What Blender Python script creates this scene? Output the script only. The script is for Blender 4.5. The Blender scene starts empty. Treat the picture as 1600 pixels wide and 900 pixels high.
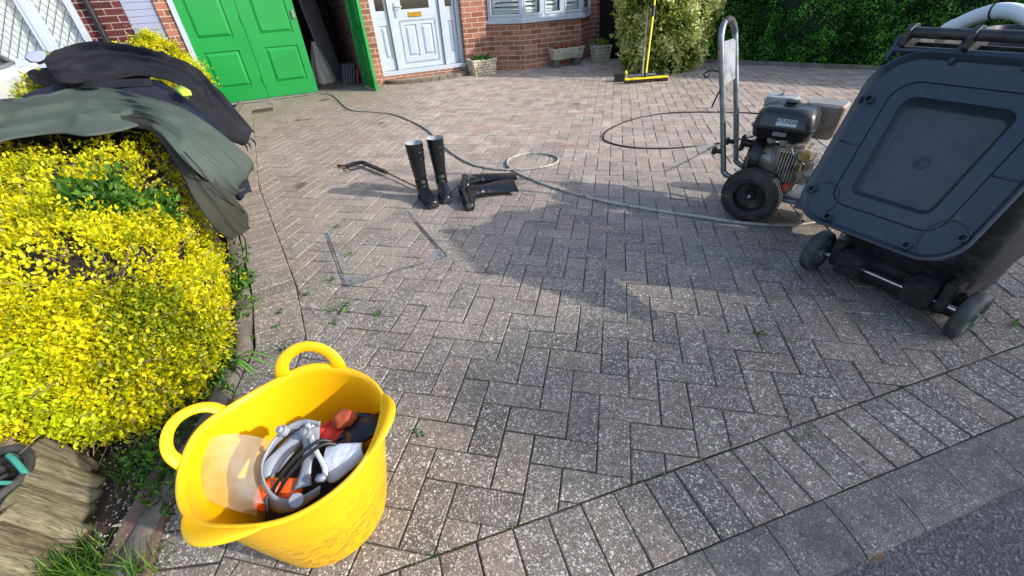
import bpy, bmesh, math, random
import numpy as np
from mathutils import Vector, Matrix, noise
random.seed(7); rng = np.random.default_rng(7)
R_ = math.radians
sc = bpy.context.scene; col = sc.collection

# ------------------------------------------------------------------ camera, sky, sun, exposure
F, PITCH, ROLL, CH = 655.0, R_(35.6), R_(-3.6), 1.2
cp, sp = math.cos(PITCH), math.sin(PITCH)
_f = np.array([0, cp, -sp]); _u = np.array([0, sp, cp]); _x = np.array([1.0, 0, 0])
_x2 = _x*math.cos(ROLL) + _u*math.sin(ROLL); _u2 = -_x*math.sin(ROLL) + _u*math.cos(ROLL)
RC = np.array([_x2, -_u2, _f])
cam = bpy.data.objects.new('camera', bpy.data.cameras.new('camera')); col.objects.link(cam)
m = Matrix(((_x2[0], _u2[0], -_f[0], 0), (_x2[1], _u2[1], -_f[1], 0), (_x2[2], _u2[2], -_f[2], CH), (0, 0, 0, 1)))
cam.matrix_world = m
cam.data.sensor_width = 36; cam.data.lens = 36*F/1600; cam.data.clip_end = 500; cam.data.clip_start = 0.02
sc.camera = cam
SUN_AZ = math.atan2(0.94, -0.35)      # angle from +Y towards +X
SUN_EL = R_(27.5)
w = bpy.data.worlds.new('World'); sc.world = w; w.use_nodes = True
nt = w.node_tree; bg = nt.nodes['Background']
sky = nt.nodes.new('ShaderNodeTexSky'); sky.sky_type = 'NISHITA'; sky.sun_disc = False
sky.sun_elevation = SUN_EL; sky.sun_rotation = SUN_AZ; sky.air_density = 1.0; sky.dust_density = 1.5; sky.ozone_density = 1.0
nt.links.new(sky.outputs[0], bg.inputs[0]); bg.inputs[1].default_value = 0.15
sl = bpy.data.lights.new('sun', 'SUN'); sl.energy = 2.1; sl.angle = R_(1.0); sl.color = (1, 0.95, 0.88)
so = bpy.data.objects.new('sun', sl); col.objects.link(so)
sd = Vector((0.94, -0.35, 0)).normalized()*math.cos(SUN_EL) + Vector((0, 0, math.sin(SUN_EL)))
so.rotation_euler = sd.to_track_quat('Z', 'Y').to_euler(); so.location = (6, -4, 6)
sc.view_settings.view_transform = 'Standard'; sc.view_settings.look = 'None'
sc.view_settings.exposure = 1.42; sc.view_settings.gamma = 1

def G(u, v, z=0.0):
    "point at height z on the ray through photo position u, v (used to measure positions on the ground)"
    d = RC.T @ np.array([(u-800)/F, (v-450)/F, 1.0]); t = (z-CH)/d[2]
    return Vector((t*d[0], t*d[1], z))

# ------------------------------------------------------------------ helpers
def lin(c):
    if isinstance(c, str):
        c = [int(c[i:i+2], 16)/255 for i in (0, 2, 4)]
    return tuple((x/12.92 if x <= .04045 else ((x+.055)/1.055)**2.4) for x in c)

class NT:
    def __init__(s, name):
        s.m = bpy.data.materials.new(name); s.m.use_nodes = True; s.t = s.m.node_tree
        s.b = s.t.nodes['Principled BSDF']; s.o = s.t.nodes['Material Output']
    def n(s, typ, ins={}, **kw):
        nd = s.t.nodes.new('ShaderNode'+typ)
        for k, v in kw.items(): setattr(nd, k, v)
        for k, v in ins.items():
            if isinstance(v, bpy.types.NodeSocket): s.t.links.new(v, nd.inputs[k])
            else: nd.inputs[k].default_value = v
        return nd
    def set(s, **kw):
        for k, v in kw.items():
            k = k.replace('_', ' ')
            if isinstance(v, bpy.types.NodeSocket): s.t.links.new(v, s.b.inputs[k])
            else: s.b.inputs[k].default_value = v
        return s
    def mix(s, f, a, b, mode='MIX'):
        nd = s.t.nodes.new('ShaderNodeMix'); nd.data_type = 'RGBA'; nd.blend_type = mode
        for i, v in ((0, f), (6, a), (7, b)):
            if isinstance(v, bpy.types.NodeSocket): s.t.links.new(v, nd.inputs[i])
            elif i and len(v) == 3: nd.inputs[i].default_value = (*v, 1)
            else: nd.inputs[i].default_value = v
        return nd.outputs[2]
    def ramp(s, f, stops):
        r = s.n('ValToRGB', {0: f}); e = r.color_ramp.elements
        while len(e) < len(stops): e.new(0.5)
        for k, (p, c) in enumerate(stops):
            e[k].position = p; e[k].color = (*c, 1) if not isinstance(c, (int, float)) else (c, c, c, 1)
        return r.outputs[0]
    def noise(s, co, scale, detail=4, rough=.55, dist=0):
        return s.n('TexNoise', {'Vector': co, 'Scale': scale, 'Detail': detail, 'Roughness': rough, 'Distortion': dist})
    def obj(s): return s.n('TexCoord').outputs['Object']
    def bump(s, h, strength=.3, dist=.01):
        b = s.n('Bump', {'Height': h, 'Strength': strength, 'Distance': dist}); s.t.links.new(b.outputs[0], s.b.inputs['Normal']); return b

def mat(name, c, rough=.6, metal=0, var=.25, scale=12, bump=0, bscale=80, dirt=None, dscale=4, dth=(.5, .7), spec=.5, **kw):
    k = NT(name); c = lin(c); co = k.obj()
    n1 = k.noise(co, scale, 5)
    base = k.mix(k.ramp(n1.outputs[0], [(.3, 0.), (.7, 1.)]), tuple(x*(1-var) for x in c), tuple(min(1, x*(1+var)) for x in c))
    if dirt is not None:
        n2 = k.noise(co, dscale, 8, .7)
        base = k.mix(k.ramp(n2.outputs[0], [(dth[0], 0.), (dth[1], 1.)]), base, lin(dirt))
    k.set(Base_Color=base, Metallic=metal, Specular_IOR_Level=spec)
    k.set(Roughness=k.n('MapRange', {0: n1.outputs[0], 3: max(.03, rough-.1), 4: min(1, rough+.12)}).outputs[0])
    if bump: k.bump(k.noise(co, bscale, 4).outputs[0], bump, .004)
    for a, v in kw.items(): k.set(**{a: v})
    return k.m

class MB:
    "collects shapes; build() links them as ONE mesh object"
    def __init__(s): s.v = []; s.f = []; s.uv = None
    def add(s, vs, fs, M=None):
        o = len(s.v)
        s.v += [tuple(M @ Vector(p)) if M else tuple(p) for p in vs]; s.f += [tuple(i+o for i in f) for f in fs]; return s
    def box(s, a, b, M=None, bev=0):
        (x0, y0, z0), (x1, y1, z1) = a, b
        if bev:
            bm = bmesh.new(); bmesh.ops.create_cube(bm, size=1)
            for v in bm.verts: v.co = Vector(((x0+x1)/2+v.co.x*(x1-x0), (y0+y1)/2+v.co.y*(y1-y0), (z0+z1)/2+v.co.z*(z1-z0)))
            bmesh.ops.bevel(bm, geom=bm.edges[:], offset=bev, segments=2, affect='EDGES')
            bm.verts.index_update()
            s.add([v.co.copy() for v in bm.verts], [[v.index for v in f.verts] for f in bm.faces], M); bm.free(); return s
        return s.add([(x0,y0,z0),(x1,y0,z0),(x1,y1,z0),(x0,y1,z0),(x0,y0,z1),(x1,y0,z1),(x1,y1,z1),(x0,y1,z1)],
                     [(0,3,2,1),(4,5,6,7),(0,1,5,4),(1,2,6,5),(2,3,7,6),(3,0,4,7)], M)
    def rings(s, rs, M=None, closed=True, cap=True, loop=False):
        n = len(rs[0]); vs = [p for r in rs for p in r]; fs = []
        L = len(rs)
        for i in range(L if loop else L-1):
            i2 = (i+1) % L
            for j in range(n if closed else n-1):
                j2 = (j+1) % n; fs.append((i*n+j, i*n+j2, i2*n+j2, i2*n+j))
        if cap and closed and not loop:
            fs.append(tuple(range(n))[::-1]); fs.append(tuple((L-1)*n+j for j in range(n)))
        return s.add(vs, fs, M)
    def tube(s, pts, r, seg=8, M=None, flat=1.0, up=None, loop=False):
        pts = [Vector(p) for p in pts]; rr = r if hasattr(r, '__len__') else [r]*len(pts); rs = []; prev = Vector(up) if up else None
        for i, p in enumerate(pts):
            a = pts[i-1] if (i or loop) else p; b = pts[(i+1) % len(pts)] if (i < len(pts)-1 or loop) else p
            t = (b-a).normalized()
            if prev is None: prev = Vector((0, 0, 1)) if abs(t.z) < .9 else Vector((1, 0, 0))
            n = (prev - t*prev.dot(t)).normalized(); bb = t.cross(n); prev = n
            rs.append([p + n*math.cos(q)*rr[i]*flat + bb*math.sin(q)*rr[i] for q in [2*math.pi*k/seg for k in range(seg)]])
        return s.rings(rs, M, loop=loop)
    def lathe(s, prof, seg=24, M=None, cap=False):
        return s.rings([[(r*math.cos(2*math.pi*k/seg), r*math.sin(2*math.pi*k/seg), z) for k in range(seg)] for r, z in prof], M, cap=cap)
    def cyl(s, p0, p1, r, seg=14, r2=None, M=None): return s.tube([p0, p1], [r, r if r2 is None else r2], seg, M)
    def grid(s, P, M=None):
        a, b = len(P), len(P[0]); return s.add([p for r in P for p in r], [(i*b+j, i*b+j+1, (i+1)*b+j+1, (i+1)*b+j) for i in range(a-1) for j in range(b-1)], M)
    def prism(s, poly, z0, z1, M=None):
        n = len(poly); return s.add([(x, y, z0) for x, y in poly]+[(x, y, z1) for x, y in poly],
            [tuple(range(n))[::-1], tuple(range(n, 2*n))]+[(i, (i+1) % n, n+(i+1) % n, n+i) for i in range(n)], M)
    def build(s, name, m, parent=None, smooth=False, bevel=0, solid=0, sub=0, auto=None):
        me = bpy.data.meshes.new(name); me.from_pydata(s.v, [], s.f)
        bm = bmesh.new(); bm.from_mesh(me)
        if not getattr(s, 'raw', False): bmesh.ops.recalc_face_normals(bm, faces=bm.faces)
        bm.to_mesh(me); bm.free()
        for mm in (m if isinstance(m, (list, tuple)) else [m]): me.materials.append(mm)
        if smooth: me.polygons.foreach_set('use_smooth', [True]*len(me.polygons))
        o = bpy.data.objects.new(name, me); col.objects.link(o)
        if parent: o.parent = parent
        if solid: md = o.modifiers.new('s', 'SOLIDIFY'); md.thickness = solid; md.offset = 0
        if bevel: md = o.modifiers.new('b', 'BEVEL'); md.width = bevel; md.segments = 2; md.limit_method = 'ANGLE'; md.angle_limit = R_(40)
        if sub: md = o.modifiers.new('u', 'SUBSURF'); md.levels = sub; md.render_levels = sub
        if auto:
            bm = bmesh.new(); bm.from_mesh(me)
            for e in bm.edges: e.smooth = not (len(e.link_faces) == 2 and e.calc_face_angle(0) > R_(auto))
            bm.to_mesh(me); bm.free(); me.polygons.foreach_set('use_smooth', [True]*len(me.polygons))
        return o

def tag(o, label=None, cat=None, group=None, kind=None):
    if label: o['label'] = label
    if cat: o['category'] = cat
    if group: o['group'] = group
    if kind: o['kind'] = kind
    return o
def thing(name, label, cat, loc=(0, 0, 0), M=None, group=None):
    o = bpy.data.objects.new(name, None); col.objects.link(o); o.empty_display_size = .1
    if M is not None: o.matrix_world = M
    else: o.location = loc
    return tag(o, label, cat, group)
def struct(name, mb, m, **kw):
    o = mb.build(name, m, **kw); o['kind'] = 'structure'; return o
def copy_tree(o, parent=None):
    c = o.copy(); col.objects.link(c); c.parent = parent
    for ch in [x for x in col.objects if x.parent == o]: copy_tree(ch, c)
    return c
def frame(o, x, z=(0, 0, 1)):
    x = Vector(x).normalized(); z = Vector(z); y = z.cross(x).normalized(); z = x.cross(y)
    return Matrix(((x.x, y.x, z.x, o[0]), (x.y, y.y, z.y, o[1]), (x.z, y.z, z.z, o[2]), (0, 0, 0, 1)))
def cat_rom(P, n):
    "smooth curve through the points P"
    P = [Vector(p) for p in P]; out = []
    for i in range(len(P)-1):
        a = P[max(i-1, 0)]; b = P[i]; c = P[i+1]; d = P[min(i+2, len(P)-1)]
        for k in range(n):
            t = k/n; out.append(.5*((2*b)+(c-a)*t+(2*a-5*b+4*c-d)*t*t+(3*b-3*c+d-a)*t**3))
    return out+[P[-1]]
def text_mesh(s, size, m, M, parent, name='lettering', depth=.0006, bold=0.0, sx=1):
    cu = bpy.data.curves.new(name, 'FONT'); cu.body = s; cu.size = size; cu.extrude = depth; cu.align_x = 'CENTER'; cu.align_y = 'CENTER'; cu.offset = bold
    o = bpy.data.objects.new('t', cu); col.objects.link(o)
    dg = bpy.context.evaluated_depsgraph_get(); me = bpy.data.meshes.new_from_object(o.evaluated_get(dg))
    bpy.data.objects.remove(o); me.materials.clear(); me.materials.append(m)
    me.transform(M @ Matrix.Diagonal((sx, 1, 1, 1)))
    q = bpy.data.objects.new(name, me); col.objects.link(q); q.parent = parent; return q

# ------------------------------------------------------------------ materials
def brick_mat(name, c1, c2, mortar, off=0.0, stain=.35):
    k = NT(name); uv = k.n('TexCoord').outputs['UV']
    wob = k.noise(uv, 18, 3); uvw = k.n('VectorMath', {0: uv, 1: k.n('VectorMath', {0: wob.outputs[1], 1: (.006, .006, 0)}, operation='MULTIPLY').outputs[0]}, operation='ADD').outputs[0]
    b = k.n('TexBrick', {'Vector': uvw, 'Color1': (0, 0, 0, 1), 'Color2': (1, 1, 1, 1), 'Mortar': (.5, .5, .5, 1), 'Scale': 1, 'Mortar Size': .0062, 'Mortar Smooth': .25, 'Bias': 0, 'Brick Width': .225, 'Row Height': .075})
    b.offset = .5
    cc = k.ramp(b.outputs[0], [(0., lin(c1)), (.4, tuple(.5*(p+q) for p, q in zip(lin(c1), lin(c2)))), (.75, lin(c2)), (1., tuple(x*.5 for x in lin(c1)))])
    n = k.noise(uv, 60, 6, .7); cc = k.mix(.35, cc, k.ramp(n.outputs[0], [(.3, .25), (.7, .9)]), 'OVERLAY')
    mc = k.mix(k.ramp(k.noise(uv, 40, 5).outputs[0], [(.35, 0.), (.65, 1.)]), tuple(x*.75 for x in lin(mortar)), lin(mortar))
    cc = k.mix(b.outputs[1], cc, mc)
    st = k.noise(uv, 2.3, 6, .65); cc = k.mix(k.ramp(st.outputs[0], [(.5, 0.), (.75, stain)]), cc, (.07, .055, .05))
    k.set(Base_Color=cc, Roughness=.9, Specular_IOR_Level=.25)
    h = k.n('Math', {0: n.outputs[0], 1: .25}, operation='MULTIPLY').outputs[0]
    h = k.n('Math', {0: h, 1: b.outputs[1]}, operation='SUBTRACT').outputs[0]
    k.bump(h, .7, .008); return k.m

def leaf_mat(name, cols, rough=.5, trans=.35):
    k = NT(name); at = k.n('Attribute', attribute_name='tint').outputs['Fac']
    k.set(Base_Color=k.ramp(at, [(i/(len(cols)-1), lin(c)) for i, c in enumerate(cols)]), Roughness=rough, Specular_IOR_Level=.35)
    tr = k.n('BsdfTranslucent', {0: k.ramp(at, [(i/(len(cols)-1), lin(c)) for i, c in enumerate(cols)])})
    mx = k.n('MixShader', {0: trans, 1: k.b.outputs[0], 2: tr.outputs[0]}); k.t.links.new(mx.outputs[0], k.o.inputs[0]); return k.m

def paver_mat(border=False):
    k = NT('concrete_block_paving'); co = k.obj()
    tint = k.n('Attribute', attribute_name='tint').outputs['Fac']; sep = k.n('SeparateXYZ', {0: co})
    warp = k.noise(co, .9, 4, .6).outputs[0]
    # far, pressure-washed area is pink and clean; near area is grey with weathered aggregate; green algae towards the garage
    y = k.n('Math', {0: sep.outputs[1], 1: k.n('Math', {0: warp, 1: 2.2}, operation='MULTIPLY').outputs[0]}, operation='ADD').outputs[0]
    far = k.n('MapRange', {0: y, 1: 2.4, 2: 5.2}).outputs[0]
    grey = k.ramp(tint, [(0., lin('5c5750')), (.3, lin('6f6860')), (.6, lin('776e62')), (.85, lin('7c6e63')), (1., lin('66605a'))])
    pink = k.ramp(tint, [(0., lin('968b81')), (.25, lin('b0a093')), (.5, lin('aa998b')), (.8, lin('baab9d')), (.95, lin('ad9082')), (1., lin('968e83'))])
    base = k.mix(far, grey, pink)
    blot = k.noise(co, 5, 8, .7).outputs[0]; base = k.mix(k.ramp(blot, [(.42, 0.), (.66, .5)]), base, lin('4d4843'))
    lich = k.noise(co, 23, 3, .5).outputs[0]; base = k.mix(k.ramp(lich, [(.66, 0.), (.71, .6)]), base, lin('c2bdb2'))
    # algae mask by position (stays put)
    gx = k.n('MapRange', {0: sep.outputs[0], 1: -0.6, 2: -2.8}).outputs[0]
    gy = k.n('MapRange', {0: y, 1: 4.6, 2: 6.9}).outputs[0]
    gm = k.n('Math', {0: k.n('Math', {0: gx, 1: gy}, operation='MULTIPLY').outputs[0], 1: k.ramp(k.noise(co, 1.7, 5).outputs[0], [(.3, .35), (.6, 1.)])}, operation='MULTIPLY').outputs[0]
    base = k.mix(gm, base, lin('7c755a'))
    gl = k.n('MapRange', {0: sep.outputs[0], 1: -.9, 2: -1.6}).outputs[0]
    base = k.mix(k.n('Math', {0: gl, 1: .45}, operation='MULTIPLY').outputs[0], base, lin('776d60'))
    # aggregate specks
    warp2 = k.n('VectorMath', {0: co, 1: k.n('VectorMath', {0: k.noise(co, 120, 2).outputs[1], 1: (.006, .006, .006)}, operation='MULTIPLY').outputs[0]}, operation='ADD').outputs[0]
    def specks(scale, frac, size):
        v = k.n('TexVoronoi', {'Vector': warp2, 'Scale': scale, 'Randomness': 1}); v.distance = 'EUCLIDEAN'
        sel = k.n('SeparateColor', {0: v.outputs['Color']})
        a = k.n('Math', {0: sel.outputs[0], 1: frac}, operation='LESS_THAN').outputs[0]
        sz = k.n('Math', {0: sel.outputs[1], 1: size}, operation='MULTIPLY').outputs[0]
        b = k.n('Math', {0: v.outputs['Distance'], 1: sz}, operation='LESS_THAN').outputs[0]
        return k.n('Math', {0: a, 1: b}, operation='MULTIPLY').outputs[0], sel.outputs[2], v
    near = k.n('MapRange', {0: far, 3: 1., 4: .35}).outputs[0]
    s1, c1, v1 = specks(175, .5, .64); s2, c2, v2 = specks(340, .46, .64); s3, c3, v3 = specks(95, .12, .5)
    stone = k.ramp(c1, [(0., lin('8b857d')), (.4, lin('b3ada4')), (.7, lin('d8d4cc')), (1., lin('9c8e82'))])
    patch = k.ramp(k.noise(co, 7, 6, .7).outputs[0], [(.35, .6), (.6, 1.)])
    near = k.n('Math', {0: near, 1: patch}, operation='MULTIPLY').outputs[0]
    for s_ in (s2, s1, s3):
        base = k.mix(k.n('Math', {0: s_, 1: near}, operation='MULTIPLY').outputs[0], base, stone)
    dk, c4, v4 = specks(210, .35, .6)
    base = k.mix(k.n('Math', {0: dk, 1: .55}, operation='MULTIPLY').outputs[0], base, lin('2f2c2b'))
    mott = k.noise(co, 45, 6, .75).outputs[0]; base = k.mix(.7, base, k.ramp(mott, [(.3, .22), (.7, .8)]), 'OVERLAY')
    spot = k.noise(co, 2.6, 2, .4).outputs[0]
    base = k.mix(k.ramp(spot, [(.70, 0.), (.74, .7)]), base, lin('2c2423'))
    drt = k.noise(co, 1.3, 7, .7, .5).outputs[0]; base = k.mix(k.ramp(drt, [(.45, 0.), (.7, .4)]), base, lin('948a80'))
    rg = k.ramp(mott, [(.3, .62), (.7, .9)])
    k.set(Base_Color=base, Roughness=rg, Specular_IOR_Level=.18)
    h = k.n('Math', {0: k.n('Math', {0: s1, 1: .5}, operation='MULTIPLY').outputs[0], 1: k.noise(co, 260, 4, .7).outputs[0]}, operation='ADD').outputs[0]
    h = k.n('Math', {0: h, 1: k.noise(co, 60, 4).outputs[0]}, operation='ADD').outputs[0]
    k.bump(h, .55, .003); return k.m

M = dict(
 brick=brick_mat('orange_red_brick', '9c6853', '7d5042', 'bcae9b'),
 brick_shaded=brick_mat('red_brick_painted_shade', '5c2a2b', '3f2024', '9a8c80', stain=.1),  # red brick with the shade on the wall put into its colour
 brick_in=brick_mat('garage_inner_brick', '8e5548', '63413c', '8c8378'),
 green=mat('green_gloss_door_paint', '17853b', .32, var=.06, scale=3, bump=.03, bscale=30, dirt='18702f', dscale=2.2, dth=(.62, .9)),
 upvc=mat('white_plastic_frame', 'a6afb9', .28, var=.03, scale=3, dirt='adb3b8', dth=(.6, .9)),
 lav=mat('pale_lilac_cladding', '8a8ea4', .4, var=.04, scale=3),
 gold=mat('brass_letter_plate', 'b08a35', .3, 1, var=.2, scale=20),
 chrome=mat('worn_chrome', 'a8aaac', .22, 1, var=.15, scale=25),
 steel=mat('galvanised_steel', '7b8085', .4, .8, var=.2, scale=20, dirt='63615e', dscale=12, dth=(.5, .75)),
 black=mat('black_plastic', '17181a', .42, var=.3, scale=9, bump=.12, bscale=200),
 rubber=mat('tyre_rubber', '242423', .75, var=.35, scale=12, dirt='56524c', dscale=9, dth=(.45, .75), bump=.15, bscale=120),
 boot=mat('wellington_rubber', '121417', .27, var=.3, scale=6, dirt='2f3031', dscale=7, dth=(.55, .85), bump=.08, bscale=25),
 boot_in=mat('grey_boot_lining', '9a9da0', .8, var=.15),
 sole=mat('boot_sole_rubber', '1a1a1b', .6, var=.2, dirt='403e3a', dscale=25),
 darkglass=mat('dark_window_glass', '10161c', .06, var=.2, scale=2, spec=.9),
 leaf_dark=leaf_mat('hedge_leaves', ['1a3b0f', '32651b', '4a8828', '68a63c'], .45, .25),
 leaf_var=leaf_mat('variegated_shrub_leaves', ['586824', '84913a', 'a6ae54', 'c4c878', 'dcdba2'], .45, .3),
 leaf_gold=leaf_mat('golden_shrub_leaves', ['7d8c14', 'b3b00c', 'd6cb0a', 'e2d81c', 'b9c616'], .45, .4),
 leaf_lime=leaf_mat('young_green_leaves', ['24430f', '335c18', '487524', '64902f'], .45, .35),
 leaf_priv=leaf_mat('green_yellow_leaves', ['5a6a22', '7c8a2c', 'a0a83a', 'b9b848'], .45, .35),
 grass=leaf_mat('grass_blades', ['24400f', '375a18', '4d7522', '6d8b36'], .5, .35),
 twig=mat('dry_twigs', '85705e', .85, var=.4, scale=30),
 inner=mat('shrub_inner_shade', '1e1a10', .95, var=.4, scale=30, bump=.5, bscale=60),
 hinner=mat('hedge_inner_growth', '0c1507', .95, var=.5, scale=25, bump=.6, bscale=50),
 soil=mat('dark_garden_soil', '33271f', .95, var=.45, scale=14, bump=.9, bscale=60, dirt='57493c', dscale=18, dth=(.5, .7)),
 log=mat('weathered_log_wood', '7f7a68', .9, var=.3, scale=40, bump=.8, bscale=120, dirt='4a4a36', dscale=22, dth=(.42, .62)),
 concrete=mat('concrete_edging', '6f675d', .9, var=.25, scale=20, bump=.4, bscale=120, dirt='494239', dscale=8, dth=(.45, .7)),
 kerb=mat('kerb_concrete', '7b7975', .85, var=.2, scale=28, bump=.5, bscale=240, dirt='5a5855', dscale=9, dth=(.45, .7)),
 stone=mat('cast_stone_pot', 'b8af9c', .85, var=.25, scale=14, bump=.6, bscale=60, dirt='5f5a4c', dscale=10, dth=(.5, .72)),
 sand=mat('joint_sand_and_moss', '38342e', .95, var=.4, scale=30, dirt='3d4226', dscale=6, dth=(.5, .7), bump=.6, bscale=200),
 tubm=None,
 olive=mat('olive_waterproof_cloth', '454e47', .82, var=.12, scale=5, bump=.12, bscale=40, dirt='39403a', dscale=3, dth=(.5, .8), spec=.2),
 olive2=mat('brown_grey_waterproof_cloth', '363631', .82, var=.15, scale=6, bump=.12, bscale=40, spec=.2),
 navy=mat('navy_waterproof_cloth', '1f222f', .82, var=.2, scale=8, bump=.12, bscale=60, spec=.2),
 blackc=mat('black_waterproof_cloth', '1b1c20', .82, var=.2, scale=8, bump=.12, bscale=60, dirt='28282c', dscale=4, spec=.2),
 hiviz=mat('lime_reflective_tag', 'a9c43a', .5, var=.05),
 white=mat('white_plastic', 'dcdcd8', .45, var=.06),
 red=mat('red_cloth', 'b3201c', .8, var=.2), orange=mat('orange_plastic', 'ee5a12', .4, var=.08),
 yellow=mat('yellow_plastic', 'e8d21a', .4, var=.08, dirt='a8992a', dscale=12),
 paint_red=mat('red_painted_box', '6b1f1f', .5, var=.2),
 slab=mat('slate_grey_slab', '4a4b4d', .8, var=.2, bump=.3, bscale=60),
 sheet=mat('grey_dust_sheet', '8e8b84', .9, var=.12, scale=5, bump=.3, bscale=20),
 roof=mat('brown_roof_tiles', '4b3630', .9, var=.3, scale=9, bump=.7, bscale=30),
 carpaint=mat('white_car_paint', 'dfe3e6', .12, var=.02, spec=.7),
 asphalt=None)

k = NT('weathered_log_wood'); ga = k.n('Attribute', attribute_name='grain').outputs['Vector']
g1_ = k.noise(ga, 150, 6, .7, .6).outputs[0]; g2_ = k.noise(k.obj(), 14, 6, .7).outputs[0]
cw_ = k.ramp(g1_, [(.30, lin('3a352c')), (.45, lin('8a8371')), (.62, lin('b3ac98')), (.8, lin('cbc5b3'))]); cw_ = k.mix(k.ramp(g2_, [(.5, 0.), (.68, .6)]), cw_, lin('5f6340')); cw_ = k.mix(.9, cw_, k.ramp(k.n('Attribute', attribute_name='tint').outputs['Fac'], [(0., lin('8f8a7c')), (.35, lin('c4bda8')), (.7, lin('a3a186')), (1., lin('8a7862'))]), 'MULTIPLY')
k.set(Base_Color=cw_, Roughness=.9, Specular_IOR_Level=.2); k.bump(g1_, .9, .006); M['log'] = k.m
k = NT('weathered_kerb'); co = k.obj(); v = k.n('TexVoronoi', {'Vector': co, 'Scale': 300})
a_ = k.ramp(k.n('SeparateColor', {0: v.outputs['Color']}).outputs[0], [(0., lin('55534f')), (.6, lin('6b6965')), (.93, lin('7e7b76')), (1., lin('b5b1aa'))])
n1 = k.noise(co, 6, 9, .72).outputs[0]; n2 = k.noise(co, 30, 6, .7).outputs[0]; n3 = k.noise(co, 16, 3, .5).outputs[0]
a_ = k.mix(k.ramp(n1, [(.4, 0.), (.65, .7)]), a_, lin('46443f')); a_ = k.mix(.5, a_, k.ramp(n2, [(.3, .3), (.7, .75)]), 'OVERLAY'); a_ = k.mix(k.ramp(n3, [(.69, 0.), (.73, .55)]), a_, lin('a8a49c'))
k.set(Base_Color=a_, Roughness=.9, Specular_IOR_Level=.25); k.bump(k.n('Math', {0: n2, 1: k.noise(co, 200, 4, .7).outputs[0]}, operation='ADD').outputs[0], .7, .005); M['kerb'] = k.m
# ------------------------------------------------------------------ ground, road, kerb, paving
k = NT('asphalt_road'); co = k.obj()
v = k.n('TexVoronoi', {'Vector': co, 'Scale': 160}); ag = k.ramp(k.n('SeparateColor', {0: v.outputs['Color']}).outputs[0], [(0., lin('3e3d3c')), (.6, lin('575654')), (.9, lin('696866')), (1., lin('8a8a88'))])
nn = k.noise(co, 3, 6, .65).outputs[0]
k.set(Base_Color=k.mix(k.ramp(nn, [(.35, 0.), (.7, .5)]), ag, lin('44444a')), Roughness=.85)
k.bump(k.n('Math', {0: v.outputs['Distance'], 1: k.noise(co, 220, 3).outputs[0]}, operation='ADD').outputs[0], .8, .004); M['asphalt'] = k.m

k = NT('yard_soil_ground'); co = k.obj()
k.set(Base_Color=k.mix(k.ramp(k.noise(co, 6, 8, .7).outputs[0], [(.4, 0.), (.62, 1.)]), lin('3a2f25'), lin('4c4a2c')), Roughness=.95)
k.bump(k.noise(co, 60, 6, .7).outputs[0], .8, .02)
struct('ground', MB().add([(-150, -150, -.06), (150, -150, -.06), (150, 150, -.06), (-150, 150, -.06)], [(0, 1, 2, 3)]), k.m)

K0 = Vector((.27, .42, 0)); KD = Vector((math.cos(R_(15.6)), math.sin(R_(15.6)), 0)); KN = Vector((-KD.y, KD.x, 0))
struct('road', MB().add([tuple(K0+KD*a-KN*b+Vector((0, 0, -.035))) for a, b in ((-60, .14), (60, .14), (60, 6.2), (-60, 6.2))], [(0, 1, 2, 3)]), M['asphalt'])
kb = MB(); kx = -1.2
while kx < 8:
    L = .20+random.uniform(-.006, .006); x1 = kx+L-.003
    j = random.uniform(-.002, .002); z0 = .002+random.uniform(-.001, .002)
    P = [K0+KD*a-KN*b+Vector((0, 0, z)) for a in (kx, x1) for b, z in ((.001, -.05), (.001, -.001), (.004, z0), (.07, z0-.005), (.125+j, z0-.017), (.145+j, z0-.028), (.15+j, -.06))]
    kb.add([tuple(p) for p in P], [(i_, i_+1, i_+8, i_+7) for i_ in range(6)]+[(0, 1, 2, 3, 4, 5, 6), (13, 12, 11, 10, 9, 8, 7)]); kx += L
struct('kerb', kb, M['kerb'], auto=40)
vb = MB(); vb.box((-60, 6.2, -.06), (60, 12, .05)); struct('far_pavement', MB().add([tuple(K0+KD*a-KN*b+Vector((0, 0, .04))) for a, b in ((-60, 6.2), (60, 6.2), (60, 8), (-60, 8))], [(0, 1, 2, 3)]), M['kerb'])

# block paving
AH = R_(23); PH = Vector((-2.88, 7.36, 0)); EH = Vector((math.cos(AH), math.sin(AH), 0)); NH = Vector((-EH.y, EH.x, 0))
def H(s, n, z=0): return PH+EH*s+NH*n+Vector((0, 0, z))
MH = Matrix(((EH.x, NH.x, 0, PH.x), (EH.y, NH.y, 0, PH.y), (0, 0, 1, 0), (0, 0, 0, 1)))
LEFT = [Vector(p) for p in ((-.80, -.1), (-.82, .5), (-.86, 1.0), (-.92, 1.41), (-1.12, 1.82), (-2.0, 3.32), (-3.3, 6.0), (-3.9, 7.6))]
def clip(poly, p, d, keep=1):
    "keep the part of poly left (+1) or right (-1) of the line p, d"
    out = []; n = len(poly)
    def sdv(q): return keep*(d[0]*(q[1]-p[1])-d[1]*(q[0]-p[0]))
    for i in range(n):
        a, b = poly[i], poly[(i+1) % n]; sa, sb = sdv(a), sdv(b)
        if sa >= 0: out.append(a)
        if (sa >= 0) != (sb >= 0):
            t = sa/(sa-sb); out.append((a[0]+(b[0]-a[0])*t, a[1]+(b[1]-a[1])*t))
    return out
pv, pf, pt = [], [], []
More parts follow.
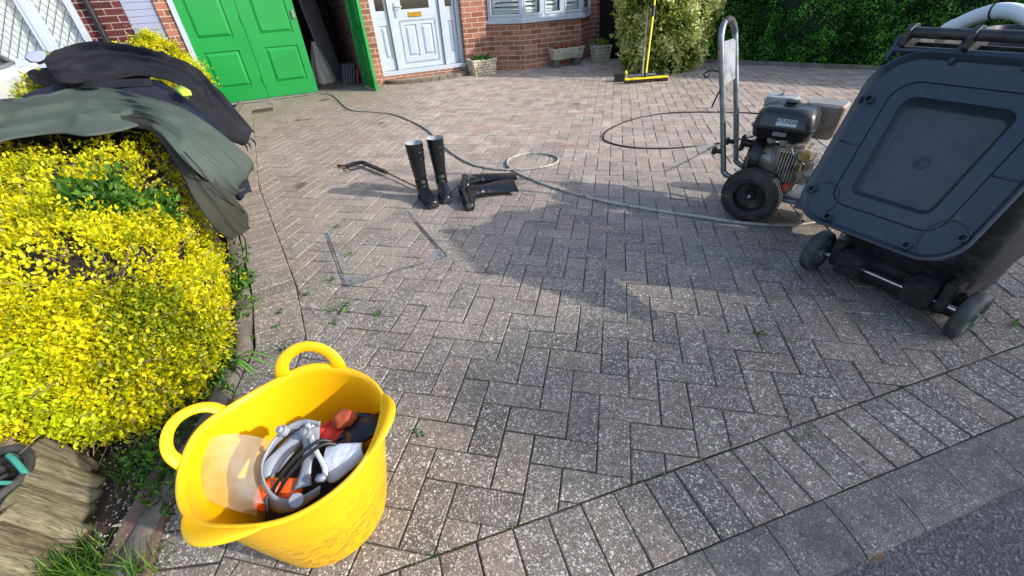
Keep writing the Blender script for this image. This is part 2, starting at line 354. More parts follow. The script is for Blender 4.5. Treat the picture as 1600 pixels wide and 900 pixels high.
def block(poly, tint):
    if len(poly) < 3: return
    A = sum(poly[i][0]*poly[(i+1) % len(poly)][1]-poly[(i+1) % len(poly)][0]*poly[i][1] for i in range(len(poly)))/2
    if abs(A) < .0006: return
    if A < 0: poly = poly[::-1]
    n = len(poly); cx = sum(p[0] for p in poly)/n; cy = sum(p[1] for p in poly)/n
    P = [Vector(p) for p in poly]
    def inset(d):
        o = []
        for i in range(n):
            a, b, c = P[i-1], P[i], P[(i+1) % n]; e1 = (b-a); e2 = (c-b)
            if e1.length < 1e-5 or e2.length < 1e-5: return None
            e1.normalize(); e2.normalize(); n1 = Vector((-e1.y, e1.x)); n2 = Vector((-e2.y, e2.x)); q = (n1+n2); dd = 1+n1.dot(n2)
            o.append(b+q*(d/max(dd, .35)))
        return o
    ins_ = random.uniform(.0010, .0030); P1 = inset(ins_); P2 = inset(ins_+.0036)
    if P1 is None: return
    tx, ty, tz = (random.gauss(0, .007), random.gauss(0, .007), random.gauss(0, .0011)); b0 = len(pv)
    def zz(p, z): return (p.x, p.y, z+tz+tx*(p.x-cx)+ty*(p.y-cy))
    pv.extend([zz(p, -.02) for p in P1]+[zz(p, -.0026) for p in P1]+[zz(p, 0) for p in P2])
    fs = [tuple(b0+2*n+i for i in range(n))]
    for r in (0, 1):
        fs += [(b0+r*n+i, b0+r*n+(i+1) % n, b0+(r+1)*n+(i+1) % n, b0+(r+1)*n+i) for i in range(n)]
    pf.extend(fs); pt.extend([tint]*(1+2*n))
yw = -.238; S = .102; OX, OY = .579, 2.181
def lat(i, j): return (OX+S*(i*math.cos(yw)-j*math.sin(yw)), OY+S*(i*math.sin(yw)+j*math.cos(yw)))
SD0 = K0+KN*.212       # inner line of the soldier course
HE0 = Vector((3.40, 7.92)); HE1 = Vector((5.3, 6.30)); HED = (HE1-HE0).normalized()
def left_seg(y):
    for a, b in zip(LEFT, LEFT[1:]):
        if y <= b.y: return a, b
    return LEFT[-2], LEFT[-1]
for i in range(-75, 80):
    for r in range(-40, 90):
        if (i + r + 1) % 4 == 0: poly = [lat(i, r), lat(i+2, r), lat(i+2, r+1), lat(i, r+1)]
        elif (r - (1-i)) % 4 == 0: poly = [lat(i, r), lat(i+1, r), lat(i+1, r+2), lat(i, r+2)]
        else: continue
        cx = sum(p[0] for p in poly)/4; cy = sum(p[1] for p in poly)/4
        if not (-4.5 < cx < 7.5 and .3 < cy < 11): continue
        if (Vector((cx, cy, 0))-PH).dot(NH) > .15+(.35 if cx > 1 else 0): continue
        a, b = left_seg(cy); poly = clip(poly, a, b-a, -1)
        if poly: poly = clip(poly, SD0, KD, 1)
        if poly: poly = clip(poly, HE0, HED, -1)
        if poly: block(poly, random.random())
x = -1.08
while x < 7.5:      # soldier course along the kerb
    P = [K0+KD*(x+a)+KN*b for a, b in ((0, .0), (.102, .0), (.102, .21), (0, .21))]
    block([(p.x, p.y) for p in P], random.random()); x += .102
# border course along the left edging
def polyline_band(pts, w, step):
    out = []; d = 0; seg = []
    P = [Vector(p) for p in pts]; acc = [0]
    for a, b in zip(P, P[1:]): acc.append(acc[-1]+(b-a).length)
    def at(t):
        for i in range(len(P)-1):
            if t <= acc[i+1] or i == len(P)-2:
                f = (t-acc[i])/(acc[i+1]-acc[i]); q = P[i].lerp(P[i+1], f)
                d0 = (P[i+1]-P[i]).normalized(); dp = (P[i]-P[i-1]).normalized() if i else d0; dn = (P[min(i+2, len(P)-1)]-P[min(i+1, len(P)-2)]).normalized()
                dd = (dp.lerp(d0, min(1, f+.5)) if f < .5 else d0.lerp(dn, f-.5)).normalized(); return q, Vector((-dd.y, dd.x))
    t = 0
    while t+step < acc[-1]:
        a, na = at(t); b, nb = at(t+step); out.append([a, b, b+nb*w, a+na*w]); t += step
    return out, at, acc[-1]
band, LAT, LEN = polyline_band(LEFT, .205, .102)
for q in band[3:]:
    if (Vector((q[0].x, q[0].y, 0))-PH).dot(NH) < -.05 and (q[0]-K0.to_2d()).dot(KN.to_2d()) > .22: block([tuple(p) for p in q], random.random())
me = bpy.data.meshes.new('block_paving'); me.from_pydata(pv, [], pf); at_ = me.attributes.new('tint', 'FLOAT', 'FACE'); at_.data.foreach_set('value', pt); me.materials.append(paver_mat())
o = bpy.data.objects.new('driveway', me); col.objects.link(o); o['kind'] = 'structure'
struct('paving_joints', MB().add([tuple(K0+KD*-1.35-KN*.006+Vector((0, 0, -.005))), tuple(K0+KD*8-KN*.006+Vector((0, 0, -.005))), (8, 5, -.005), (3.3, 9.5, -.005), (-.5, 9.2, -.005), (-4.0, 7.3, -.005), (-2.15, 3.3, -.005), (-1.3, 1.85, -.005), (-1.08, 1.3, -.005)], [tuple(range(9))]), M['sand'])
# concrete edging: a low strip with curved face
eg = MB(); rs = []
t = .25
while t < LEN-.2:
    q, nn_ = LAT(t); q = q+nn_*.212; wob = .004*math.sin(t*9)
    rs.append([tuple((q+nn_*a).to_3d()+Vector((0, 0, b))) for a, b in ((0+wob, -.05), (0+wob, .012), (.012+wob, .022), (.055, .024), (.066, .014), (.066, -.05))]); t += .04
eg.rings(rs); struct('path_edging', eg, M['concrete'], auto=50)
# garden bed soil
sb = []
for i in range(90):
    row = []
    for j in range(60):
        u = i/89; t = .12+u*(LEN-.5); q, nn_ = LAT(t); d = .27+j/59*(2.2 if u > .12 else 1.6)
        p = q+nn_*d; z = -.012+.035*noise.noise(Vector((p.x*3, p.y*3, 0)))+.02*noise.noise(Vector((p.x*14, p.y*14, 3)))-.01*(j == 0)
        row.append((p.x, p.y, z))
    sb.append(row)
struct('soil_bed', MB().grid(sb), M['soil'], smooth=True)

# ------------------------------------------------------------------ leaves
def leaves(name, pos, nrm, size, m, parent=None, aspect=.55, tilt=.6, jit=.35, tint=None, fold=.18):
    "one mesh of folded oval leaves standing off a surface"
    n = len(pos); pos = np.asarray(pos, float); nrm = np.asarray(nrm, float)
    d = nrm*(1-tilt)+rng.normal(0, tilt, (n, 3)); d /= np.linalg.norm(d, axis=1, keepdims=True)+1e-9
    a = rng.normal(0, 1, (n, 3)); sde = np.cross(d, a); sde /= np.linalg.norm(sde, axis=1, keepdims=True)+1e-9
    up = np.cross(sde, d); L = (size*(1+rng.uniform(-jit, jit, n)))[:, None]; W = L*aspect*.5
    v0 = pos; v3 = pos+d*L; mid = pos+d*L*.5
    vs = np.stack([v0, pos+d*L*.3+sde*W*.85+up*W*fold*1.5, pos+d*L*.68+sde*W*.8+up*W*fold*1.5, v3-up*W*.2, pos+d*L*.68-sde*W*.8+up*W*fold*1.5, pos+d*L*.3-sde*W*.85+up*W*fold*1.5], 1).reshape(-1, 3)
    me = bpy.data.meshes.new(name); me.vertices.add(6*n); me.vertices.foreach_set('co', vs.ravel())
    idx = (np.arange(n)[:, None]*6+np.array([[0, 1, 2, 3, 0, 3, 4, 5]])).ravel()
    me.loops.add(8*n); me.loops.foreach_set('vertex_index', idx); me.polygons.add(2*n)
    me.polygons.foreach_set('loop_start', np.arange(2*n)*4); me.polygons.foreach_set('loop_total', np.full(2*n, 4)); me.update(calc_edges=True)
    tt = rng.uniform(0, 1, n) if tint is None else tint
    at = me.attributes.new('tint', 'FLOAT', 'FACE'); at.data.foreach_set('value', np.repeat(np.clip(tt, 0, 1), 2))
    me.materials.append(m); o = bpy.data.objects.new(name, me); col.objects.link(o)
    if parent: o.parent = parent
    return o
def fbm(p, s, seed=0):
    return noise.fractal(Vector((p[0]*s+seed, p[1]*s+seed*1.7, p[2]*s)), .8, 2.0, 3)
def clusters(pts, nrms, per, spread, rad_jit=.4):
    P = np.repeat(np.asarray(pts), per, 0); N = np.repeat(np.asarray(nrms), per, 0)
    return P+rng.normal(0, spread, P.shape), N

# ------------------------------------------------------------------ houses
def wall(name, m, rects, parent, thick=.12, n0=0.0, uvoff=(0, 0), M4=MH):
    "rectangles (s0, s1, z0, z1) of wall with brick UVs in metres"
    vs, fs, uv = [], [], []
    for r in rects:
        s0, s1, z0, z1 = r[:4]; na = r[4] if len(r) > 4 else n0; nb = na+thick
        c = [(s0, na, z0), (s1, na, z0), (s1, nb, z0), (s0, nb, z0), (s0, na, z1), (s1, na, z1), (s1, nb, z1), (s0, nb, z1)]; b = len(vs); vs += c
        for f in ((0, 1, 5, 4), (1, 2, 6, 5), (2, 3, 7, 6), (3, 0, 4, 7), (4, 5, 6, 7), (0, 3, 2, 1)):
            fs.append([b+i for i in f])
            for i in f:
                x_, y_, z_ = c[i]; uv.append((x_+(y_-na)+uvoff[0], z_+uvoff[1]) if f not in ((4, 5, 6, 7), (0, 3, 2, 1)) else (x_, y_))
    me = bpy.data.meshes.new(name); me.from_pydata([tuple(M4 @ Vector(v)) for v in vs], [], fs)
    ul = me.uv_layers.new(name='UVMap'); ul.data.foreach_set('uv', np.array(uv).ravel()); me.materials.append(m)
    o = bpy.data.objects.new(name, me); col.objects.link(o); o.parent = parent; return o
def hb(name, m, boxes, parent, bev=.003, M4=MH, **kw):
    b = MB()
    for x0, x1, n0, n1, z0, z1 in boxes: b.box((x0, n0, z0), (x1, n1, z1), M4)
    return b.build(name, m, parent, bevel=bev, **kw)

house = thing('brick_house', 'red brick house with an open green garage door, white front door and shuttered bay window', 'house')
TOP = 4.9
wall('wall', M['brick'], [(-1.65, -1.49, 0, TOP), (.755, 1.06, 0, 2.1), (-1.49, 1.06, 2.1, TOP), (1.06, 2.53, 2.35, TOP), (2.53, 3.0, .0, TOP), (3.0, 5.0, 2.3, TOP), (5.0, 6.2, 0, TOP)], house, .11)
# garage interior
wall('garage_side_wall', M['brick_in'], [(.72, .83, 0, 2.3, .12), ], house, 3.2)
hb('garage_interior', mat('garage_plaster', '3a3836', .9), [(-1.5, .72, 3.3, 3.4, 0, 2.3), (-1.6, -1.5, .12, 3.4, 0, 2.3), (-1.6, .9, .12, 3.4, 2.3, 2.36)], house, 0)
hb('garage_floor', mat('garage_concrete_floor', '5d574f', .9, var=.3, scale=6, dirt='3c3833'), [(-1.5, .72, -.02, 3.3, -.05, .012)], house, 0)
hb('drain_channel', M['black'], [(-1.46, .12, -.16, -.05, -.01, .006)], house, 0)
b = MB()
for i in range(78): b.box((-1.45+i*.02, -.15, .006), (-1.45+i*.02+.011, -.06, .012), MH)
b.build('channel_grating', mat('pale_grating', '9a9a94', .6), house)
# garage leaves
hb('garage_frame', M['upvc'], [(-1.49, -1.43, -.03, .1, 0, 2.1), (.73, .755, .02, .1, 0, 2.1), (-1.43, .73, .0, .1, 2.04, 2.1)], house)
def raised_panel(b, x0, x1, z0, z1, n=0.0, M4=MH, d=.016, m=.05):
    "a moulding groove round a raised centre field, facing -n"
    def ring(i, nn): return [(x0+i, nn, z0+i), (x1-i, nn, z0+i), (x1-i, nn, z1-i), (x0+i, nn, z1-i)]
    b.rings([ring(0, n), ring(.008, n+d), ring(.016, n+d), ring(m, n-.004)], M4, cap=False)
    b.add(ring(m, n-.004), [(0, 1, 2, 3)], M4)
def door_leaf(name, m, x0, x1, z0, z1, panels, parent, M4=MH, t=.04, n=0.0):
    "a leaf whose face is cut round each panel, panels recessed and raised"
    xs = sorted({x0, x1, *[p[0] for p in panels], *[p[1] for p in panels]}); zs = sorted({z0, z1, *[p[2] for p in panels], *[p[3] for p in panels]})
    b = MB()
    for i in range(len(xs)-1):
        for j in range(len(zs)-1):
            cx, cz = (xs[i]+xs[i+1])/2, (zs[j]+zs[j+1])/2
            if any(p[0] < cx < p[1] and p[2] < cz < p[3] for p in panels): continue
            b.add([(xs[i], n, zs[j]), (xs[i+1], n, zs[j]), (xs[i+1], n, zs[j+1]), (xs[i], n, zs[j+1])], [(0, 1, 2, 3)], M4)
    b.add([(x0, n, z0), (x1, n, z0), (x1, n, z1), (x0, n, z1), (x0, n+t, z0), (x1, n+t, z0), (x1, n+t, z1), (x0, n+t, z1)],
          [(0, 4, 5, 1), (1, 5, 6, 2), (2, 6, 7, 3), (3, 7, 4, 0), (4, 7, 6, 5)], M4)
    for p in panels: raised_panel(b, *p[:4], n=n, M4=M4)
    b.raw = False
    return b.build(name, m, parent)
PZ = [(.2, .67), (.83, 1.92)]
door_leaf('garage_door_leaf', M['green'], -1.43, -.722, .015, 2.04, [(-1.34, -.885, a, c) for a, c in PZ], house)
door_leaf('garage_door_leaf', M['green'], -.716, .0, .015, 2.04, [(-.555, -.10, a, c) for a, c in PZ], house)
for z in (.22, 1.0, 1.8):
    for s_ in (-1.432, -.719): b = MB(); b.cyl(H(s_, -.011, z), H(s_, -.011, z+.09), .0075, 10); b.build('hinge', M['green'], house, auto=40)
b = MB(); b.box((-.05, -.035, 1.0), (-.02, -.001, 1.10), MH, .004); b.build('door_pull', M['chrome'], house)
hinge = H(.735, -.01); endp = H(.82, -.60); M_leaf = frame(hinge, endp-hinge)
lf = door_leaf('open_garage_door_leaf', M['green'], 0, .60, .015, 2.04, [(.08, .5, a, c) for a, c in PZ], house, M_leaf, .04, -.02)
b = MB(); b.box((.02, -.034, .3), (.58, -.0205, .36), M_leaf); b.box((.02, -.034, 1.2), (.58, -.0205, 1.26), M_leaf); b.box((.03, -.034, .36), (.07, -.0205, 1.2), M_leaf); b.build('leaf_brace', M['green'], house)
# upper storey windows
for s in (-1.2, 3.3):
    wf = hb('window', M['upvc'], [(s, s+1.3, -.03, .0, 3.0, 3.06), (s, s+1.3, -.03, .0, 4.1, 4.16), (s, s+.06, -.03, 0, 3.06, 4.1), (s+1.24, s+1.3, -.03, 0, 3.06, 4.1), (s+.62, s+.68, -.03, 0, 3.06, 4.1)], house)
    hb('pane', M['darkglass'], [(s+.06, s+1.24, -.012, -.004, 3.06, 4.1)], wf, 0)
b = MB(); rp = [(-.45, TOP-.05), (4, TOP+2.6), (8.4, TOP-.05), (8.4, TOP+.05), (4, TOP+2.75), (-.45, TOP+.05)]
b.rings([[tuple(MH @ Vector((s, n, z))) for n, z in rp] for s in (-1.66, 6.5)]); b.build('roof', M['roof'], house)
hb('side_wall', M['upvc'], [(6.08, 6.19, .12, 8, 0, TOP-.02)], house, 0)
# ---- front door set, plane n=.16
fd = hb('door_frame', M['upvc'], [(1.06, 1.12, .1, .17, .16, 2.35), (1.345, 1.42, .10, .18, .16, 2.2), (2.19, 2.26, .10, .18, .16, 2.2), (2.46, 2.53, .1, .17, .16, 2.35), (1.12, 2.46, .1, .17, 2.2, 2.35), (1.04, 2.55, .03, .2, .1, .16)], house)
def upvc_panel(b, x0, x1, z0, z1, n):
    for i, d in ((0, .007), (.012, .0)):
        for a in ((x0+i, x1-i, z0+i, z0+i+.007), (x0+i, x1-i, z1-i-.007, z1-i), (x0+i, x0+i+.007, z0+i+.007, z1-i-.007), (x1-i-.007, x1-i, z0+i+.007, z1-i-.007)):
            b.box((a[0], n-.007+d*.4, a[2]), (a[1], n+.001, a[3]), MH)
dl = hb('front_door', M['upvc'], [(1.425, 2.185, .142, .18, .9, 1.0), (1.425, 1.57, .142, .18, 1.0, 2.19), (2.03, 2.185, .142, .18, 1.0, 2.19), (1.57, 2.03, .142, .18, 2.02, 2.19)], house)
b = MB()
dl2 = door_leaf('door_panel', M['upvc'], 1.425, 2.185, .165, .90, [(1.57, 1.77, .33, .79), (1.84, 2.04, .33, .79)], dl, n=.142, t=.03)
upvc_panel(b, 1.50, 2.11, .24, .86, .142)
b.build('door_moulding', mat('door_moulding_groove_shade', '8f97a3', .4), house)  # strips coloured darker to stand in for the shade of a groove
hb('door_glass', M['darkglass'], [(1.57, 2.03, .158, .164, 1.0, 2.02)], dl, 0)
hb('letterbox', M['gold'], [(1.67, 1.885, .128, .1415, .895, .96)], dl, .004)
b = MB(); b.box((1.452, .128, .90), (1.478, .1415, 1.10), MH, .004); b.cyl(H(1.465, .13, 1.04), H(1.465, .085, 1.04), .009); b.tube([H(1.465, .088, 1.04), H(1.52, .082, 1.04), H(1.575, .088, 1.038)], [.010, .009, .007]); b.build('door_handle', M['chrome'], dl, auto=40)
for x0, x1 in ((1.125, 1.34), (2.265, 2.455)):
    sp_ = hb('side_panel', M['upvc'], [(x0, x1, .146, .176, .9, 1.0), (x0, x0+.04, .146, .176, 1.0, 2.19), (x1-.04, x1, .146, .176, 1.0, 2.19), (x0+.04, x1-.04, .146, .176, 2.12, 2.19)], house)
    door_leaf('moulded_panel', M['upvc'], x0, x1, .165, .9, [(x0+.05, x1-.045, .33, .80)], sp_, n=.146, t=.03)
    hb('side_glass', M['darkglass'], [(x0+.04, x1-.04, .158, .164, 1.0, 2.12)], sp_, 0)
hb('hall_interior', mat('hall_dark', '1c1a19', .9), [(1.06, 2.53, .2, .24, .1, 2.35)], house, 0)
wall('door_plinth', M['brick'], [(1.06, 2.53, -.01, .1, -.0)], house, .2)
# curved brick step in front of the door
b = MB(); st = []
for i in range(15):
    a0 = math.pi*(1+i/15); a1 = math.pi*(1+(i+.94)/15)
    pts = [(1.82+r*1.25*math.cos(a), -.02+r*.62*math.sin(a)) for r, a in ((.50, a0), (.60, a0), (.60, a1), (.50, a1))]
    b.prism(pts, -.01, .055, MH)
b.build('brick_step', mat('worn_step_bricks', '6b6255', .9, var=.3, dirt='4a4438', bump=.4), house, bevel=.006)
b = MB(); b.prism([(1.82+.5*1.25*math.cos(math.pi*(1+i/16)), -.02+.31*math.sin(math.pi*(1+i/16))) for i in range(17)], -.01, .045, MH); b.build('step_fill', mat('pebbled_mortar', '8b7a68', .95, var=.3, scale=40, bump=.6, bscale=90), house)
# ---- bay window: brick base, sill, frames, shutters
BAY = [(2.99, .0), (3.45, -.40), (4.62, -.40), (5.06, .0)]
def bay_face(a, c): 
    A, C = H(*a), H(*c); return frame(A, C-A), (C-A).length
for i in range(3):
    Mf, L = bay_face(BAY[i], BAY[i+1])
    wall('bay_wall', M['brick'], [(0, L, 0, .70, .0)], house, .1, uvoff=(i*.07, 0), M4=Mf)
sill = MB(); sp2 = [(2.93, .02), (3.42, -.47), (4.65, -.47), (5.12, .02)]
sill.prism(sp2, .70, .735, MH); sill.prism([(2.95, .02), (3.43, -.445), (4.64, -.445), (5.10, .02)], .735, .765, MH)
bw = sill.build('bay_window', M['upvc'], house, bevel=.005)
def win_face(a, c, n, first):
    Mf, L = bay_face(a, c); b = MB(); wd = L/n
    b.box((0, .0, .765), (L, .05, .80), Mf); b.box((0, 0, 2.2), (L, .05, 2.3), Mf)
    for j in range(n+1):
        x = j*wd; b.box((max(0, x-.028), .0, .80), (min(L, x+.028), .05, 2.2), Mf)
    b.build('window_frame', M['upvc'], bw, bevel=.003)
    for j in range(n):
        x0, x1 = j*wd+.028, (j+1)*wd-.028
        c2 = MB()
        for q in ((x0, x1, .80, .835), (x0, x1, 2.165, 2.2), (x0, x0+.035, .835, 2.165), (x1-.035, x1, .835, 2.165)): c2.box((q[0], -.008, q[2]), (q[1], .04, q[3]), Mf)
        sash = c2.build('sash', M['upvc'], bw, bevel=.004)
        s = MB()
        for q in ((x0+.03, x1-.03, .84, .875), (x0+.03, x0+.065, .875, 2.1), (x1-.065, x1-.03, .875, 2.1)): s.box((q[0], .09, q[2]), (q[1], .115, q[3]), Mf)
        z = .90
        while z < 2.1:
            s.add([(x0+.065, .075, z-.016), (x1-.065, .075, z-.016), (x1-.065, .115, z+.026), (x0+.065, .115, z+.026), (x0+.065, .079, z-.021), (x1-.065, .079, z-.021), (x1-.065, .119, z+.021), (x0+.065, .119, z+.021)], [(0, 1, 2, 3), (4, 7, 6, 5), (0, 4, 5, 1), (2, 6, 7, 3)], Mf); z += .062
        s.build('shutter', M['white'], bw)
        g_ = MB().box((x0+.035, .018, .835), (x1-.035, .022, 2.165), Mf); g_.build('pane', M['glass'], bw)
k = NT('clear_window_glass'); gl_ = k.n('BsdfGlossy', {'Roughness': .02}); tp = k.n('BsdfTransparent', {0: (.95, .97, .97, 1)}); fr = k.n('Math', {0: k.n('LayerWeight', {0: .5}).outputs['Facing'], 1: 4.0}, operation='POWER')
f2 = k.n('Math', {0: fr.outputs[0], 1: .06}, operation='ADD').outputs[0]
mx = k.n('MixShader', {0: f2, 1: tp.outputs[0], 2: gl_.outputs[0]}); k.t.links.new(mx.outputs[0], k.o.inputs[0]); M['glass'] = k.m
win_face((2.99, -.02), (3.45, -.42), 1, 0); win_face((3.45, -.42), (4.62, -.42), 3, 1); win_face((4.62, -.42), (5.06, -.02), 1, 2)
hb('room_interior', mat('dim_room', '3b3733', .9), [(3.0, 5.0, .35, .4, .0, 2.3)], house, 0)
b = MB(); b.prism([(2.95, .02), (3.43, -.45), (4.64, -.45), (5.10, .02)], 2.3, 2.42, MH); b.build('bay_roof', M['upvc'], house)

# ---- neighbour's house to the left
nb = thing('neighbour_house', 'brick neighbouring house, darkened in colour for shade, with diamond leaded windows behind the white car', 'house')
wall('wall', M['brick_shaded'], [(-2.47, -2.01, 0, TOP), (-12, -2.47, 0, .72), (-12, -2.47, 2.3, TOP), (-12, -5.2, .72, 2.3)], nb, .12, uvoff=(.06, .03))
b = MB()
for i in range(28): b.box((-2.0, .03, i*.076), (-1.66, .05, i*.076+.072), MH)
b.box((-2.0, .05, 0), (-1.66, .11, 2.2), MH); b.build('cladding', M['lav'], nb)
wall('lintel', M['brick'], [(-2.01, -1.65, 2.14, TOP, .002)], nb, .12)
wf = hb('window', M['upvc'], [(-5.2, -2.47, -.04, .06, .72, .80), (-5.2, -2.47, -.04, .06, 2.2, 2.3), (-2.54, -2.47, -.04, .06, .8, 2.2), (-2.99, -2.84, -.045, .06, .8, 2.2), (-3.72, -3.58, -.045, .06, .8, 2.2), (-4.4, -4.28, -.045, .06, .8, 2.2), (-5.2, -5.1, -.04, .06, .8, 2.2), (-2.95, -2.88, -.055, -.045, .84, 2.2), (-5.25, -2.44, -.1, .02, .68, .72)], nb)
cw = NT('bright_net_curtain'); cw.set(Base_Color=cw.mix(cw.ramp(cw.n('TexWave', {'Vector': cw.obj(), 'Scale': 9, 'Distortion': 2}).outputs[0], [(0., 0.), (1., 1.)]), lin('d0d2d5'), lin('f0f0f0')), Roughness=.9)
hb('curtain', cw.m, [(-5.1, -2.5, .062, .07, .8, 2.2)], wf, 0)
ld = MB()
for a, c in ((-2.84, -2.54), (-3.58, -2.99), (-4.28, -3.72), (-5.1, -4.4)):
    dx, dz = .085, .12; W_ = c-a; Hh = 1.4
    for sgn in (1, -1):
        q = -Hh/dz*dx
        while q < W_+Hh/dz*dx:
            x0, z0, x1, z1 = (q, 0, q+sgn*Hh/dz*dx, Hh)
            t0, t1 = 0, 1; ddx = x1-x0
            lo = (0-x0)/ddx; hi = (W_-x0)/ddx; lo, hi = min(lo, hi), max(lo, hi); t0, t1 = max(0, lo), min(1, hi)
            if t1 > t0+.01:
                p = H(a+x0+ddx*t0, .008, .8+Hh*t0); r = H(a+x0+ddx*t1, .008, .8+Hh*t1); ld.tube([p, r], .0036, 4)
            q += dx
ld.build('lead_lattice', mat('lead_strips', '55565a', .5), wf)
hb('pane', M['glass'], [(-2.84, -2.54, .012, .016, .8, 2.2), (-3.58, -2.99, .012, .016, .8, 2.2), (-4.28, -3.72, .012, .016, .8, 2.2)], wf, 0)
b = MB(); b.cyl(H(-2.31, -.06, 0), H(-2.31, -.06, 4.6), .034); 
for z in (.35, 1.05, 1.9): b.box((-2.36, -.06, z), (-2.26, .0, z+.03), MH)
b.build('downpipe', M['black'], nb, auto=40)
b = MB(); b.rings([[tuple(MH @ Vector((s, n, z))) for n, z in rp] for s in (-12.2, -1.67)]); b.build('roof', M['roof'], nb)

# ---- house added unseen behind the camera, its roof shaped to shade the foreground
SH0 = Vector((.0, 1.24, 0)); SHD = Vector((math.cos(R_(15)), math.sin(R_(15)), 0)); SDH = Vector((.94, -.35, 0)).normalized()
def opp(name, x0, x1, dist, hh):
    B = SH0+SDH*dist; Mo = frame(B, SHD)
    t = thing(name, 'unseen brick house added across the road to shade the foreground', 'house')
    b = MB(); b.box((x0+.1, -5.8, 0), (x1-.1, -.4, hh-3.3), Mo); wo = b.build('wall', M['brick_shaded'], t)
    b = MB(); b.rings([[tuple(Mo @ Vector((s, y, z))) for y, z in ((.2, hh-3.2), (-3.0, hh), (-6.3, hh-3.2), (-6.3, hh-3.35), (.2, hh-3.35))] for s in (x0, x1)]); b.build('roof', M['roof'], t)
    for x in (x0+1.2, x0+4.5):
        b = MB(); b.box((x, -.40, 1), (x+1.5, -.36, 2.2), Mo); b.build('window', M['darkglass'], t)
    return t
opp('added_shade_house', 3.75, 15, 10, (10+3/.58)*math.tan(SUN_EL))

# ------------------------------------------------------------------ hedge and shrubs
def hedge_surface(n):
    pts, nr = [], []
    return pts, nr
hd = thing('clipped_hedge', 'tall dark green clipped hedge shading the back right of the drive', 'hedge')
HL0 = Vector((3.42, 7.98, 0)); HLD = Vector((HED.x, HED.y, 0)); HLN = Vector((HLD.y, -HLD.x, 0))*-1   # away from drive
if HLN.dot(Vector((1, 1, 0))) < 0: HLN = -HLN
HLEN, HHT, HTK = 9.0, 2.3, 1.0
core = []
for i in range(120):
    s = -1.2+i/119*(HLEN+1.2); ring = []
    for y, z in ((.12, -.02), (.10, .3), (.08, .8), (.07, 1.4), (.08, HHT-.1), (.3, HHT-.03), (HTK, HHT-.03), (HTK+.1, HHT-.2), (HTK+.1, 0)):
        p = HL0+HLD*s+HLN*y+Vector((0, 0, z)); d = .05*fbm(p, 2.2); ring.append(tuple(p+HLN*d))
    core.append(ring)
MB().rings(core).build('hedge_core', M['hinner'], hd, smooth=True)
N_ = 90000; s_ = -1.1+rng.beta(1.1, 1.4, N_)*(HLEN+1.0); z_ = rng.uniform(.0, HHT, N_); P = []; top = rng.uniform(0, 1, N_) < .12
bs = np.array(HL0)[None]+s_[:, None]*np.array(HLD)+np.array([0, 0, 1.0])*z_[:, None]
dsp = np.array([.05*fbm(p, 2.2)+.035*fbm(p, 7, 5) for p in bs]); dep = rng.exponential(.018, N_)
bs += (dsp+.075+dep-.02)[:, None]*np.array(HLN)
bs[top, 2] = HHT+rng.normal(0, .03, top.sum()); bs[top] += rng.uniform(0, HTK, top.sum())[:, None]*np.array(HLN)
nr = np.where(top[:, None], np.array([[0, 0, 1.0]]), -np.array(HLN)[None]+np.array([0, 0, .5]))
tn = np.clip(.45+.9*np.array([fbm(p, 3.5, 9) for p in bs])+rng.normal(0, .22, N_), 0, 1)
leaves('hedge_leaves', bs, nr,   .036, M['leaf_dark'], hd, .6, .55, tint=tn)
struct('hedge_edging', MB().add(*(lambda L: (L, [(0, 1, 2, 3), (4, 5, 6, 7), (0, 4, 7, 3), (1, 5, 4, 0), (2, 6, 5, 1), (3, 7, 6, 2)]))([tuple(HL0+HLD*a+HLN*b+Vector((0, 0, z))) for z in (-.03, .05) for a, b in ((-1.0, -.05), (HLEN, -.05), (HLEN, .03), (-1.0, .03))])), M['concrete'])

def blob_shrub(root, c, rx, ry, h, n, size, m, spread=.012, per=3, noise_amp=.12, seed=0, tilt=.6, shape=None, gaps=0, tmul=.9, core_mat=None, tw=400, leafname='foliage'):
    "uneven mound of leaf clusters round a dark twiggy core"
    def surf(th, t, off=0):
        r = shape(t) if shape else (1-(max(0, 2*t-.75)/1.25)**2.2 if t > .375 else .86+.14*t/.375)
        d = Vector((math.cos(th)*rx*r, math.sin(th)*ry*r, t*h)); p = Vector(c)+d
        nn = Vector((math.cos(th), math.sin(th), (t-.45)*1.6)).normalized()
        q = fbm(p, 2.6, seed)*noise_amp+fbm(p, 8, seed+3)*noise_amp*.35
        return p+nn*(q+off), nn
    core = [[tuple(surf(2*math.pi*j/40, min(.995, i/24), -.07)[0]) for j in range(40)] for i in range(25)]
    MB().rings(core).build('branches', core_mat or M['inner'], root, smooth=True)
    pts, nr, tn = [], [], []
    while len(pts) < n:
        th = random.uniform(0, 2*math.pi); t = random.random()**.9; p, nn = surf(th, t, random.expovariate(40)-.03)
        if gaps and fbm(p, 5, seed+20) > .32 and random.random() < gaps: continue
        pts.append(tuple(p)); nr.append(tuple(nn)); tn.append(.5+tmul*fbm(p, 4, seed+11))
    P, Nn = clusters(pts, nr, per, spread); T = np.repeat(tn, per)+rng.normal(0, .2, len(P))
    leaves(leafname, P, Nn+np.array([0, 0, .3]), size, m, root, tint=T, tilt=tilt)
    b = MB()
    for i in range(tw):
        p, nn = surf(random.uniform(0, 6.28), random.random(), -.06); q, _ = p+nn*random.uniform(.05, .09)+Vector([random.gauss(0, .02) for _ in range(3)]), 0
        b.tube([p, (p+q)/2+Vector([random.gauss(0, .006) for _ in range(3)]), q], [.003, .002, .001], 4)
    b.build('twigs', M['twig'], root)['kind'] = 'stuff'

